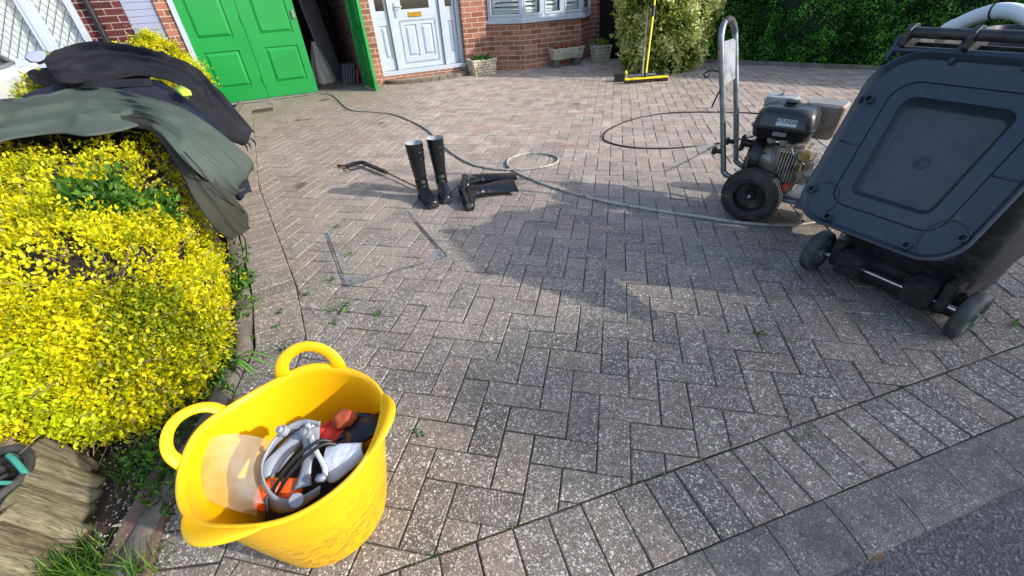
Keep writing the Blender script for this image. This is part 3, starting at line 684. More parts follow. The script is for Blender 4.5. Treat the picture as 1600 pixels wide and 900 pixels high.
rt = thing('rounded_evergreen_shrub', 'big rounded light green variegated shrub between the wheelie bins and the hedge', 'shrub')
blob_shrub(rt, (2.62, 7.52, 0), .66, .62, 1.95, 9000, .05, M['leaf_var'], .022, 5, .14, 3, shape=lambda t: (.72+1.05*t if t < .25 else 1.0-.02*(t-.25)) if t < .55 else max(.02, 1-((t-.55)/.46)**2.2), core_mat=M['hinner'])

# the long golden hedge beside the drive: a mound following the path edging
gs = thing('golden_shrub', 'large bright yellow golden shrub with a green patch, clothes drying over its top', 'shrub')
GC = [(-2.35, 1.95), (-3.05, 3.1), (-3.6, 4.1)]
def gsurf(v, t, off=0.0):
    "v: 0..1 round the outline, t: 0 base .. 1 top centre"
    a = 2*math.pi*v; c = Vector((-2.95, 2.29, 0)); ax = Vector((-.50, .866, 0)); bx = Vector((1.0, .10, 0))
    ca, sa = math.cos(a), math.sin(a)
    la, lb = 1.75, 1.17
    ex = 2/4.6; X = math.copysign(abs(ca)**ex, ca)*la; Y = math.copysign(abs(sa)**ex, sa)*lb
    prof = [(0, 1.0), (.25, 1.0), (.5, .985), (.7, .93), (.8, .85), (.88, .70), (.94, .45), (1.0, .0)]
    for (t0, r0), (t1, r1) in zip(prof, prof[1:]):
        if t <= t1: r = r0+(r1-r0)*(t-t0)/(t1-t0); break
    zt = min(1, t/.85) if t < .85 else 1.0+(t-.85)*.2
    p = c+ax*X*r+bx*Y*r+Vector((0, 0, zt*(.70+.06*X/la)))
    hn = (ax*ca/la+bx*sa/lb).normalized(); nn = (hn*(1-t**2)+Vector((0, 0, .15+t))).normalized()
    q = fbm(p, 2.2, 1)*.055+fbm(p, 7, 4)*.03
    return p+nn*(q+off), nn
core = [[tuple(gsurf(j/64, i/30, -.06)[0]) for j in range(64)] for i in range(31)]
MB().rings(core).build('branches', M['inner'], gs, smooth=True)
_gs = [gsurf(random.random(), random.random())[0] for _ in range(6000)]
def nearest_on_shrub(u, v):
    d = Vector(RC.T @ np.array([(u-800)/F, (v-450)/F, 1.0])).normalized(); c_ = Vector((0, 0, CH))
    return min((p for p in _gs), key=lambda p: (((p-c_)-d*(p-c_).dot(d)).length*10+(p-c_).length*.3))
GP1 = nearest_on_shrub(178, 305); GP2 = nearest_on_shrub(258, 335)
pts, nr, tn, gp, gn = [], [], [], [], []
while len(pts) < 31000:
    v_ = random.random(); t_ = random.random()**.75; p, nn_ = gsurf(v_, t_, random.expovariate(55)-.03)
    if p.x < -3.3 and random.random() < .75: continue
    if p.z < .02 or (p.z > .715 and p.x < -1.9): continue
    g1 = fbm(p, 4.5, 31); low = p.z < .2
    dgreen = min(((p-GP1)*1.0).length/.11, ((p-GP2)).length/.08)+.4*fbm(p, 9, 3)
    if dgreen < 1: gp.append(tuple(p)); gn.append(tuple(nn_)); 
    if dgreen < 1 and random.random() < .8: continue
    if g1 > .20+.25*(p.z < .15 or p.y > 2.4) and random.random() < .84: continue
    if low and random.random() < .55*(1-p.z/.2): continue
    pts.append(tuple(p)); nr.append(tuple(nn_)); tn.append(.5+.8*fbm(p, 3, 13))
P, Nn = clusters(pts, nr, 6, .008); leaves('foliage', P, Nn+np.array([0, 0, .25]),   .0150, M['leaf_gold'], gs, .60, .6, jit=.55, tint=np.repeat(tn, 6)+rng.normal(0, .25, len(P)))
P, Nn = clusters(gp, gn, 7, .016); leaves('green_leaves', P+Nn*.012, Nn, .030, M['leaf_lime'], gs, .45, .5)
b = MB()
for i in range(4200):
    p, nn_ = gsurf(random.random(), random.random()**.8, -.07)
    if fbm(p, 4.5, 31) < .1 and p.z > .2 and random.random() < .6: continue
    q = p+nn_*random.uniform(.05, .085)+Vector((random.gauss(0, .05), random.gauss(0, .05), random.gauss(0, .02)))
    b.tube([p, (p+q)/2+Vector([random.gauss(0, .008) for _ in range(3)]), q], [.0022, .0016, .0009], 4)
b.build('twigs', M['twig'], gs)['kind'] = 'stuff'
fs = thing('golden_shrub', 'smaller rounded golden shrub in front of the green garage door', 'shrub')
blob_shrub(fs, (-3.98, 5.72, 0), .38, .46, .98, 6000, .020, M['leaf_gold'], .012, 5, .07, 8, gaps=.5, tw=300)
ps = thing('privet_bush', 'pale green and yellow bush behind the drying clothes beside the white car', 'shrub')
blob_shrub(ps, (-3.35, 3.55, 0), .52, .62, .86, 2600, .032, M['leaf_priv'], .014, 5, .08, 12, tw=200)
pm = thing('spiky_plant', 'spiky dark leaved plant under the leaded window', 'plant', H(-2.45, -.35, 0))
b = MB()
for i in range(40):
    a = random.uniform(0, 6.28); L = random.uniform(.5, .95); e = random.uniform(.6, 1.4)
    tip = Vector((math.cos(a)*L*math.cos(e)*.6, math.sin(a)*L*math.cos(e)*.6, .25+L*math.sin(e)*.85)); mid = tip*.55+Vector((0, 0, .12))
    b.tube([(0, 0, 0), mid, tip], [.008, .012, .001], 4, flat=.2)
b.build('leaves', mat('phormium_leaf', '37452a', .5, var=.3), pm, smooth=True)

# ------------------------------------------------------------------ white car behind the shrubs
MM = G(58, 89, .945)
CD = Vector((-.53, .85, 0)).normalized(); CAR0 = Vector((MM.x, MM.y, 0))-CD*.38+Vector((-CD.y, CD.x, 0))*.13; CM = frame(CAR0, CD) @ Matrix.Diagonal((1, 1, 1.055, 1))     # x forward, y to the left (away from the drive)
car = thing('parked_car', 'white car parked beyond the golden shrub, only its mirror and side window in view', 'car', M=Matrix())
prof = [(-3.0, .30), (-3.05, .62), (-2.95, .86), (-1.5, .90), (.35, .86), (1.25, .76), (1.62, .60), (1.68, .32), (1.4, .22), (-2.8, .22)]
b = MB(); W_ = 1.72
def car_ring(y, sx, sz, top=False): return [tuple(CM @ Vector((-.7+(x+.7)*sx, y, .25+(z-.25)*sz))) for x, z in prof]
b.rings([car_ring(.06, .96, .92), car_ring(.0, .99, .97), car_ring(-.02, 1, 1)][::-1][:0]+[car_ring(.0, .975, .93), car_ring(.05, 1, 1), car_ring(W_-.05, 1, 1), car_ring(W_, .975, .93)])
b.build('body', M['carpaint'], car, bevel=.02, auto=30)
cab = [(-2.75, .88), (-2.2, 1.36), (-1.2, 1.44), (-.55, 1.38), (.42, .87)]
b = MB(); b.rings([[tuple(CM @ Vector((x, y+ins*(z-.87), z))) for x, z in cab] for y, ins in ((.05, .35), (W_-.05, -.35))]); b.build('windows', M['darkglass'], car)
b = MB()
for y, ins in ((.04, .35), (W_-.04, -.35)):
    b.tube([CM @ Vector((x, y+ins*(z-.87), z)) for x, z in cab], [.02, .02, .02, .02, .022], 6)
    b.tube([CM @ Vector((-.9, y, .88)), CM @ Vector((-.95, y+ins*.5, 1.40))], .03, 6)
    b.tube([CM @ Vector((-2.75, y, .885)), CM @ Vector((.42, y, .87))], .014, 6)
b.rings([[tuple(CM @ Vector((x, y, z))) for x, z in ((-2.2, 1.36), (-1.2, 1.45), (-.55, 1.39), (-.6, 1.36), (-1.2, 1.42), (-2.15, 1.33))] for y in (.22, W_-.22)])
b.build('roof_pillars', M['carpaint'], car, smooth=True)
for x in (-2.3, 1.0):
    for y in (.12, W_-.12):
        b = MB(); b.cyl(CM @ Vector((x, y-.11, .31)), CM @ Vector((x, y+.11, .31)), .31, 28); wl_ = b.build('wheel', M['rubber'], car, auto=40)
        b = MB(); b.cyl(CM @ Vector((x, y-.115, .31)), CM @ Vector((x, y+.115, .31)), .2, 20); b.build('rim', M['steel'], wl_, auto=40)
mz = frame(MM, Vector((-.62, .66, -.36)), Vector((0, 0, 1))) @ Matrix.Scale(.72, 4)
b = MB(); b.rings([[(x+(.06*(1-((x-.0)/.09)**2)) if 0 else x, y*sc_-(.006 if sc_ > .9 else 0), z*sc_+.0) for (y, z) in [(-.105, .055), (-.06, .07), (.03, .062), (.09, .035), (.11, 0), (.08, -.045), (.02, -.06), (-.05, -.04), (-.10, .01)]] for x, sc_ in ((0, .93), (.015, 1), (.06, .95), (.10, .7), (.12, .3))], mz)
mr = b.build('wing_mirror', M['black'], car, auto=60)
b = MB(); b.add([(-.006, y*.84, z*.84) for (y, z) in [(-.105, .055), (-.06, .07), (.03, .062), (.09, .035), (.11, 0), (.08, -.045), (.02, -.06), (-.05, -.04), (-.10, .01)]], [tuple(range(9))], mz); b.build('mirror_glass', mat('mirror_silver', 'a4a8ac', .1, 1, var=.02), mr)
b = MB(); b.tube([mz @ Vector((.04, .04, -.04)), mz @ Vector((.06, .10, -.08)), mz @ Vector((.08, .20, -.10))], [.025, .022, .025], 8); b.build('mirror_arm', M['carpaint'], mr, smooth=True)

# ------------------------------------------------------------------ drying clothes: cloth patches with folds
def cloth(name, stations, m, parent, nu=14, nv=40, bulge=.05, fold=.012, freq=5.0, seed=0, solid=.006, skew=.6, fine=.003, creases=None, wr=16):
    "stations: pairs of 3D edge points along the length; the cloth bows up between them and carries long folds"
    A = cat_rom([s[0] for s in stations], nu); B = cat_rom([s[1] for s in stations], nu); P = []
    nA = len(A)
    for i in range(nA):
        row = []
        for j in range(nv+1):
            v_ = j/nv; p = A[i].lerp(B[i], v_); row.append(p)
        P.append(row)
    rr = random.Random(int(seed*13)+5); CR = [(rr.uniform(.08, .92), rr.uniform(-.25, .25), rr.uniform(.06, .17), rr.uniform(.4, 1.2), rr.uniform(0, 1), rr.uniform(.35, .8)) for _ in range(int(freq*1.9))]
    if creases: CR = [(.5*(a_+c_), (c_-a_), w_, d_/fold, uc_, ul_) for a_, c_, w_, d_, uc_, ul_ in creases]
    WR = [(rr.uniform(.12, .95), rr.uniform(.08, .92), rr.uniform(-1.1, 1.1), rr.uniform(.05, .16), rr.uniform(.018, .045), rr.choice((-1, 1, 1))*rr.uniform(.4, 1.1)) for _ in range(wr)]
    out = []
    for i in range(nA):
        row = []
        for j in range(nv+1):
            du = P[min(i+1, nA-1)][j]-P[max(i-1, 0)][j]; dv = P[i][min(j+1, nv)]-P[i][max(j-1, 0)]
            n = du.cross(dv); n = n.normalized() if n.length > 1e-9 else Vector((0, 0, 1))
            if n.dot(Vector((.3, -.5, 1))) < 0: n = -n
            v_ = j/nv; u_ = i/nA; e = max(0, math.sin(math.pi*v_))**.6; f = 0
            for v0, sl_, w_, am, uc, ul in CR:      # long asymmetric creases
                x = (v_-v0-sl_*(u_-.5)-.06*noise.noise(Vector((u_*4, v0*9, seed))))/w_
                env = math.exp(-((u_-uc)/ul)**2)
                f += am*env*(math.exp(-x*x*2.2) if x < 0 else math.exp(-abs(x)*4.5))
            for u0, v0, an_, ln_, wd_, am in WR:     # short oblique wrinkles
                du_, dv_ = (u_-u0)*1.6, (v_-v0)*.55; x1_ = du_*math.cos(an_)+dv_*math.sin(an_); y1_ = -du_*math.sin(an_)+dv_*math.cos(an_)
                if abs(x1_) < 2.2*ln_ and abs(y1_) < 3*wd_: f += .7*am*math.exp(-(x1_/ln_)**2-(y1_/wd_)**2)
            f = fold*(f-.4)*(1 if u_ < .82 else max(.15, 1-(u_-.82)/.18))*(1 if u_ > .08 else u_/.08)
            cr = fine*.6*noise.noise(P[i][j]*9+Vector((seed, 0, 0)))+fine*.5*(abs(noise.noise(P[i][j]*22+Vector((seed, 2, 0)))))
            row.append(P[i][j]+n*(bulge*e+(f+cr)*min(1, 3*max(0, math.sin(math.pi*v_))+.25)))
        out.append(row)
    under = [[p-Vector((0, 0, 0)) for p in r] for r in out]
    b = MB(); b.grid([[tuple(p) for p in r] for r in out]); return b.build(name, m, parent, smooth=True, solid=solid)
def st(*q): return [(G(a[0], a[1], a[2]), G(c[0], c[1], c[2])) for a, c in q]
ot = thing('waterproof_trousers', 'olive green waterproof trousers draped over the golden shrub, legs hanging to the drive', 'clothes')
cloth('front_leg', st(((-70, 180, .78), (-70, 262, .74)), ((0, 158, .80), (0, 222, .765)), ((33, 157, .815), (50, 212, .765)), ((75, 149, .825), (95, 208, .765)), ((125, 136, .83), (135, 212, .76)), ((180, 140, .83), (188, 204, .755)), ((212, 151, .82), (222, 196, .755)), ((250, 160, .80), (248, 206, .745)), ((290, 173, .76), (272, 232, .70)), ((325, 194, .70), (294, 256, .64)), ((360, 221, .62), (322, 280, .56)), ((392, 250, .53), (346, 296, .48)), ((396, 266, .46), (364, 305, .42))), M['olive'], ot, 16, 90, .035, .020, 3.2, 3, creases=[(.75, .45, .07, .035, .2, .35), (.9, .7, .05, .03, .45, .3), (.35, .55, .12, .02, .75, .3), (.2, .1, .10, .015, .5, .6), (.8, .85, .08, .018, .85, .3)], wr=20)
cloth('rear_leg', st(((170, 186, .775), (178, 199, .75)), ((215, 182, .775), (212, 200, .745)), ((250, 186, .765), (238, 206, .735)), ((280, 205, .72), (262, 234, .68)), ((305, 240, .64), (284, 272, .59)), ((335, 275, .54), (303, 310, .50)), ((362, 305, .44), (326, 345, .40)), ((384, 332, .33), (345, 366, .31)), ((388, 345, .27), (362, 374, .26))), M['olive2'], ot, 16, 60, .035, .014, 2.5, 6, creases=[(.2, .35, .08, .022, .4, .5), (.6, .75, .10, .018, .6, .5), (.5, .5, .05, .012, .95, .2)], wr=14)
b = MB(); q = [(292, 245, .665), (315, 270, .60), (338, 300, .50), (362, 322, .41), (385, 338, .325)]
b.tube([G(*p)+Vector((.01, -.015, .028)) for p in q], .004, 5); b.build('seam', M['olive2'], ot, smooth=True)
b = MB(); b.tube(cat_rom([G(372, 362, .27), G(382, 372, .22), G(385, 395, .12), G(384, 405, .08)], 4), .003, 5); b.build('drawcord', M['black'], ot)
nv_ = thing('waterproof_trousers', 'navy waterproof trousers lying under the olive green ones on the shrub', 'clothes')
cloth('trouser_cloth', st(((34, 152, .80), (50, 164, .79)), ((75, 139, .82), (75, 164, .80)), ((130, 131, .84), (128, 158, .80)), ((185, 126, .84), (180, 156, .80)), ((240, 125, .83), (225, 170, .79)), ((277, 143, .79), (262, 185, .76)), ((312, 172, .725), (300, 215, .69)), ((345, 205, .64), (330, 250, .59)), ((375, 250, .52), (355, 290, .48)), ((393, 300, .40), (372, 313, .375))), M['navy'], nv_, 14, 60, .02, .018, 3, 12, creases=[(.3, .2, .07, .025, .3, .4), (.1, .3, .06, .02, .7, .4)], wr=16)
bj = thing('waterproof_jacket', 'black waterproof jacket with a lime reflective tag lying furthest back along the shrubs', 'clothes')
cloth('jacket_body', st(((72, 100, .93), (82, 116, .90)), ((98, 80, .97), (100, 130, .88)), ((125, 73, .98), (140, 126, .88)), ((165, 72, .98), (180, 122, .88)), ((205, 77, .965), (215, 118, .88)), ((245, 89, .93), (250, 122, .86)), ((282, 101, .88), (280, 134, .82)), ((315, 118, .80), (300, 160, .75)), ((343, 142, .72), (318, 188, .66)), ((368, 172, .62), (345, 212, .56)), ((398, 208, .50), (378, 227, .46))), M['blackc'], bj, 16, 100, .04, .022, 3.4, 20, creases=[(.30, .42, .06, .05, .45, .6), (.62, .66, .07, .035, .6, .5), (.15, .22, .05, .028, .3, .4), (.85, .80, .05, .03, .3, .3), (.5, .3, .05, .03, .1, .15)], wr=30)
cloth('sleeve', st(((42, 116, .86), (55, 130, .83)), ((60, 110, .875), (70, 134, .83)), ((85, 108, .89), (98, 134, .84)), ((120, 115, .89), (135, 138, .85)), ((180, 118, .87), (190, 136, .84)), ((235, 122, .85), (240, 135, .83))), M['blackc'], bj, 12, 40, .02, .018, 3, 25)
b = MB(); b.tube([G(278, 136, .84), G(288, 143, .83), G(293, 149, .815)], [.026, .03, .022], 8, flat=.35); b.build('reflective_tag', M['hiviz'], bj, smooth=True)
for u, v in ((318, 184), (322, 189), (328, 196)): b = MB(); b.cyl(G(u, v, .67), G(u, v, .67)+Vector((.008, -.008, .016)), .008, 6); b.build('press_stud', M['white'], bj)
for u, v, z in ((398, 222, .46), (385, 229, .45), (390, 226, .45)):
    b = MB(); b.tube([G(u-6, v-6, z+.02), G(u, v, z), G(u+2, v+7, z-.03)], [.007, .006, .003], 6, flat=.4); b.build('cuff_strap', M['blackc'], bj)

# ------------------------------------------------------------------ yellow flexible bucket
k = NT('yellow_rubber_bucket'); co = k.obj(); sz_ = k.n('SeparateXYZ', {0: co})
mpv = k.n('Mapping', {0: co, 3: (5, 5, 26)}).outputs[0]
scuff = k.n('Math', {0: k.ramp(k.noise(mpv, 5.5, 9, .72, 1.2).outputs[0], [(.50, 0.), (.58, .85)]), 1: k.n('MapRange', {0: sz_.outputs[2], 1: .31, 2: .12}).outputs[0]}, operation='MULTIPLY').outputs[0]; gn_ = k.n('NewGeometry'); dn_ = k.n('VectorMath', {0: gn_.outputs['Normal'], 1: k.n('VectorMath', {0: co, 1: (1, 1, 0)}, operation='MULTIPLY').outputs[0]}, operation='DOT_PRODUCT').outputs['Value']; scuff = k.n('Math', {0: scuff, 1: k.n('Math', {0: dn_, 1: 0.0}, operation='GREATER_THAN').outputs[0]}, operation='MULTIPLY').outputs[0]
soft = k.ramp(k.noise(co, 6, 6, .65).outputs[0], [(.5, 0.), (.75, .35)])
y0 = k.mix(soft, lin('e6ae04'), lin('c4960f')); y0 = k.mix(scuff, y0, lin('55491c'))
k.set(Base_Color=y0, Roughness=.42, Specular_IOR_Level=.45, Subsurface_Weight=.15, Subsurface_Radius=(.02, .012, .002), Subsurface_Scale=.3)
k.bump(k.noise(mpv, 12, 5).outputs[0], .15, .004); M['tub'] = k.m
BC = Vector((-.56, .635, 0)); bk = thing('flexible_bucket', 'yellow rubber bucket with looped handles full of safety gear', 'bucket', BC)
HD = [95, 176, 5, 262]     # directions of the four handles, degrees
def bump_(a, w=24): return sum(math.exp(-(((math.degrees(a)-h+180) % 360-180)/w)**2) for h in HD)
def rimr(a): return 1+.035*math.cos(2*(a-R_(215)))
def tub_pt(a, t, inner):
    r = .153+(.218-.153)*t**.85; z = .35*t
    if inner: r -= .0045; z = .006+(.344)*t
    r *= 1+(rimr(a)-1)*t; z += t**7*(.020*bump_(a, 21)-.004)
    r += .008*math.exp(-((t-1)/.05)**2)*(0 if inner else .4)
    return (r*math.cos(a)+.0*t, r*math.sin(a), z)
NS = 96; b = MB(); ts = [0, .02, .08, .2, .35, .5, .65, .8, .9, .96, 1.0]
rs = [[tub_pt(2*math.pi*k/NS, t, False) for k in range(NS)] for t in ts]
rs.append([tuple(Vector(tub_pt(2*math.pi*k/NS, 1, False))*.5+Vector(tub_pt(2*math.pi*k/NS, 1, True))*.5+Vector((0, 0, .003))) for k in range(NS)])
rs += [[tub_pt(2*math.pi*k/NS, t, True) for k in range(NS)] for t in ts[::-1]]
b.rings(rs); b.build('tub', M['tub'], bk, smooth=True)
b = MB(); rr_ = []
for k_ in range(NS):
    a = 2*math.pi*k_/NS; p = Vector(tub_pt(a, 1, False)); rr_.append(p+Vector((0, 0, -.001)))
b.tube(rr_, .0065, 8, loop=True); b.build('rim', M['tub'], bk, smooth=True)
def handle(deg, up, out, wdeg=20, wid=.0175):
    a0 = R_(deg); pts = []; n = 26
    for i in range(n+1):
        t = i/n; a = a0+R_(wdeg)*(-math.cos(math.pi*t)); p = Vector(tub_pt(a, 1, False)); s_ = max(0, math.sin(math.pi*t))**.62
        pts.append(p+Vector((math.cos(a0), math.sin(a0), 0))*out*s_+Vector((0, 0, up*s_-.006*(1-s_))))
    b = MB(); rad = [wid*(1.25-.35*max(0, math.sin(math.pi*i/n))**.5) for i in range(n+1)]
    b.tube(pts, rad, 10, flat=.32, up=(math.cos(a0), math.sin(a0), 0)); b.build('handle', M['tub'], bk, smooth=True)
handle(95, .062, .012); handle(176, .040, .036, 19, .014)
def flap(deg, up, out, wdeg):
    a0 = R_(deg); P = []
    for i in range(25):
        t = i/24; a = a0+R_(wdeg)*(2*t-1); p = Vector(tub_pt(a, 1, False)); s_ = max(0, math.sin(math.pi*t))**.7; d = Vector((math.cos(a0), math.sin(a0), 0))
        P.append([tuple(p+d*out*s_*q+Vector((0, 0, up*s_*math.sin(q*2.2)-.002))) for q in (0, .25, .5, .75, 1.0)])
    MB().grid(P).build('handle', M['tub'], bk, smooth=True, solid=.010, sub=1)
flap(4, .018, .036, 24); flap(256, .012, .040, 26)

BZ = Vector((-.56, .635, 0))
def L3(x, y, z): return BZ+Vector((x, y, z))
# face shield: clear visor sheet, grey brow guard, head band
k = NT('dusty_clear_visor'); co = k.obj(); dn = k.noise(co, 9, 7, .7).outputs[0]
k.set(Base_Color=k.mix(k.ramp(dn, [(.4, 0.), (.62, 1.)]), (.95, .95, .9), lin('b9ad90')), Roughness=.25, Alpha=k.ramp(dn, [(.3, .07), (.7, .24)]), Specular_IOR_Level=.6); M['visor'] = k.m
fsx = thing('face_shield', 'clear dusty visor with grey brow guard and head harness lying in the yellow bucket', 'face shield')
VA, VB, VC, VD = G(283+22, 700-12, .30), G(400, 688, .31), G(440, 780, .255), G(308, 760, .27)
A_ = [G(314, 692, .315), G(300, 730, .30), G(306, 765, .28), G(345, 790, .26), G(402, 806, .24)]
B_ = [G(430, 690, .30), G(436, 715, .285), G(430, 740, .27), G(424, 765, .26), G(425, 792, .25)]
P = []; Ac, Bc = cat_rom(A_, 6), cat_rom(B_, 6)
for a_, c_ in zip(Ac, Bc): P.append([tuple(a_.lerp(c_, j/16)+Vector((0, 0, .035*math.sin(math.pi*j/16)))) for j in range(17)])
MB().grid(P).build('visor', M['visor'], fsx, smooth=True, solid=.0015)
grey = mat('light_grey_plastic', '858b92', .4, var=.08, scale=10, dirt='6f7376', dscale=12)
def band(name, pts, wv, m, parent, th=.003, n=8):
    "flat strap along the curve pts, its width along the vectors wv"
    C_ = cat_rom(pts, n); W2 = cat_rom(wv, n); b = MB()
    b.grid([[tuple(p-w_*.5), tuple(p-w_*.17), tuple(p+w_*.17), tuple(p+w_*.5)] for p, w_ in zip(C_, W2)]); return b.build(name, m, parent, smooth=True, solid=th)
wv = Vector((.012, .01, .040))
ring_px = [(500, 665, .335), (470, 664, .335), (440, 682, .325), (418, 712, .31), (409, 740, .295), (415, 768, .28), (432, 787, .27), (455, 790, .27), (478, 780, .275), (500, 765, .285)]
band('brow_band', [G(*p) for p in ring_px], [wv*(.55+.5*math.sin(math.pi*i/9)) for i in range(10)], grey, fsx, .004)
band('brow_guard', [G(478, 668, .335), G(460, 690, .325), G(436, 716, .305), (G(424, 742, .29))], [Vector((.045, .02, .005)), Vector((.06, .03, .0)), Vector((.055, .03, -.01)), Vector((.02, .02, -.01))], grey, fsx, .004)
band('temple_plate', [G(484, 668, .34), G(486, 700, .325), G(478, 732, .30), G(472, 762, .28)], [Vector((.05, .0, 0)), Vector((.036, .0, .005)), Vector((.026, .01, .01)), Vector((.04, .01, 0))], grey, fsx, .004)
band('ratchet_strip', [G(480, 662, .345), G(492, 700, .335), G(506, 728, .32), G(508, 744, .31)], [Vector((.012, 0, 0.005))]*4, M['white'], fsx, .003)
for u, v, z in ((447, 674, .345), (484, 678, .346)):
    b = MB(); p = G(u, v, z); b.cyl(p, p+Vector((-.006, -.004, .012)), .013, 16); b.cyl(p+Vector((-.006, -.004, .012)), p+Vector((-.010, -.007, .02)), .008, 12); b.build('adjuster_knob', grey, fsx, auto=40)
b = MB(); p = G(466, 782, .29); b.cyl(p, p+Vector((.004, -.008, .016)), .015, 18); b.build('adjuster_knob', grey, fsx, auto=40); b = MB(); p = G(502, 748, .31); b.box(tuple(p-Vector((.012, .008, .006))), tuple(p+Vector((.012, .01, .008))), bev=.003); b.build('adjuster_knob', grey, fsx, auto=40)
# ear defenders
ed = thing('ear_defenders', 'orange and black ear defenders under the grey face shield band in the bucket', 'ear defenders')
for off in (0, 1):
    q = [(424, 776, .268), (440, 748, .30), (462, 720, .325), (486, 698, .345), (506, 688, .345), (522, 690, .33)]
    b = MB(); b.tube(cat_rom([G(u+off*7-3, v+off*5, z+.006) for u, v, z in q], 6), .0042, 8); b.build('headband', M['black'], ed, smooth=True)
def cup(u, v, z, ax, r=.031):
    p = G(u, v, z); ax = Vector(ax).normalized(); Mx = Matrix.Translation(p) @ ax.to_track_quat('Z', 'Y').to_matrix().to_4x4() @ Matrix.Diagonal((1.0, 1.3, 1, 1))
    b = MB(); b.lathe([(.001, .030), (r*.6, .029), (r*.92, .022), (r, .010), (r, 0)], 24, Mx); c = b.build('cup', M['orange'], ed, smooth=True)
    b = MB(); b.lathe([(r*.98, 0), (r*1.08, -.006), (r*1.02, -.016), (r*.6, -.018), (r*.5, -.006), (.001, -.004)], 24, Mx); b.build('cushion', M['black'], c, smooth=True)
cup(424, 772, .25, (-.55, -.3, .7)); cup(452, 774, .245, (-.2, -.3, .8), .03)
b = MB(); b.tube([G(418, 798, .262), G(416, 780, .275), G(425, 765, .28)], .005, 8); b.build('wire_yoke', M['black'], ed)
# gloves, knee pad, cloth
gl = thing('work_gloves', 'pair of red and black knitted work gloves at the right of the bucket', 'gloves')
def lump(name, c, rx, ry, rz, m, parent, rot=0, amp=.2, seed=0):
    b = MB(); rs = []
    for i in range(1, 12):
        ph = math.pi*i/12; r = []
        for j in range(20):
            th = 2*math.pi*j/20; d = Vector((math.sin(ph)*math.cos(th), math.sin(ph)*math.sin(th), math.cos(ph))); q = 1+amp*noise.noise(d*1.6+Vector((seed, 0, 0)))
            d = Vector((d.x*rx*q, d.y*ry*q, d.z*rz*q)); d.rotate(Matrix.Rotation(rot, 3, 'Z')); r.append(tuple(Vector(c)+d))
        rs.append(r)
    b.rings(rs); return b.build(name, m, parent, smooth=True)
k = NT('striped_knit_cuff'); wv_ = k.n('TexWave', {'Vector': k.obj(), 'Scale': 95, 'Distortion': .5}); k.set(Base_Color=k.mix(wv_.outputs[0], lin('3a2a1c'), lin('c4512c')), Roughness=.9); M['knit'] = k.m
lump('cuff', G(538, 655, .30), .030, .026, .024, M['knit'], gl, .4, .25, 2)
def glove(name, c, ang, m, curl=.4, s=1.0, tilt=.15):
    "palm with five fingers, lying loose"
    Mx = Matrix.Translation(c) @ Matrix.Rotation(ang, 4, 'Z') @ Matrix.Rotation(tilt, 4, 'Y') @ Matrix.Scale(s, 4)
    b = MB(); b.rings([[(x, w_*math.cos(q), h_*math.sin(q)) for q in [2*math.pi*k/16 for k in range(16)]] for x, w_, h_ in ((-.055, .030, .014), (-.02, .036, .015), (.02, .042, .014), (.04, .040, .011))], Mx)
    for fy, L, r in ((-.031, .055, .0095), (-.010, .068, .010), (.011, .064, .010), (.031, .048, .009)):
        b.tube([Mx @ Vector((.03, fy*.9, 0)), Mx @ Vector((.03+L*.55, fy*1.05, -.004)), Mx @ Vector((.03+L*.85, fy*1.1, -.004-L*curl*.5)), Mx @ Vector((.03+L*.9, fy*1.1, -.008-L*curl))], [r, r, r*.95, r*.7], 10)
    b.tube([Mx @ Vector((-.025, -.028, 0)), Mx @ Vector((.005, -.052, -.002)), Mx @ Vector((.03, -.060, -.012))], [.012, .011, .008], 10)
    return b.build(name, m, gl, smooth=True)
glove('glove', G(566, 672, .285), R_(200), M['black'], .35, 1.0); glove('glove', G(518, 676, .275), R_(150), M['red'], .4, .62)
kp = thing('white_cloth', 'white folded cloth pad pushed down the right side of the bucket', 'cloth')
cloth('pad', [(G(512, 700, .325), G(512, 748, .29)), (G(530, 695, .335), G(522, 752, .285)), (G(552, 694, .335), G(545, 735, .30)), (G(566, 694, .335), G(570, 712, .32))], mat('grey_white_pad', 'b3b6be', .9, var=.05, bump=.3, bscale=60), None or kp, 8, 24, .012, .003, 2, 3, .008)
dk_ = thing('dark_bag', 'dark crumpled bag filling the bottom of the yellow bucket', 'bag'); lump('bag_cloth', L3(-.0, .0, .10), .15, .15, .11, M['blackc'], dk_, 0, .3, 9)

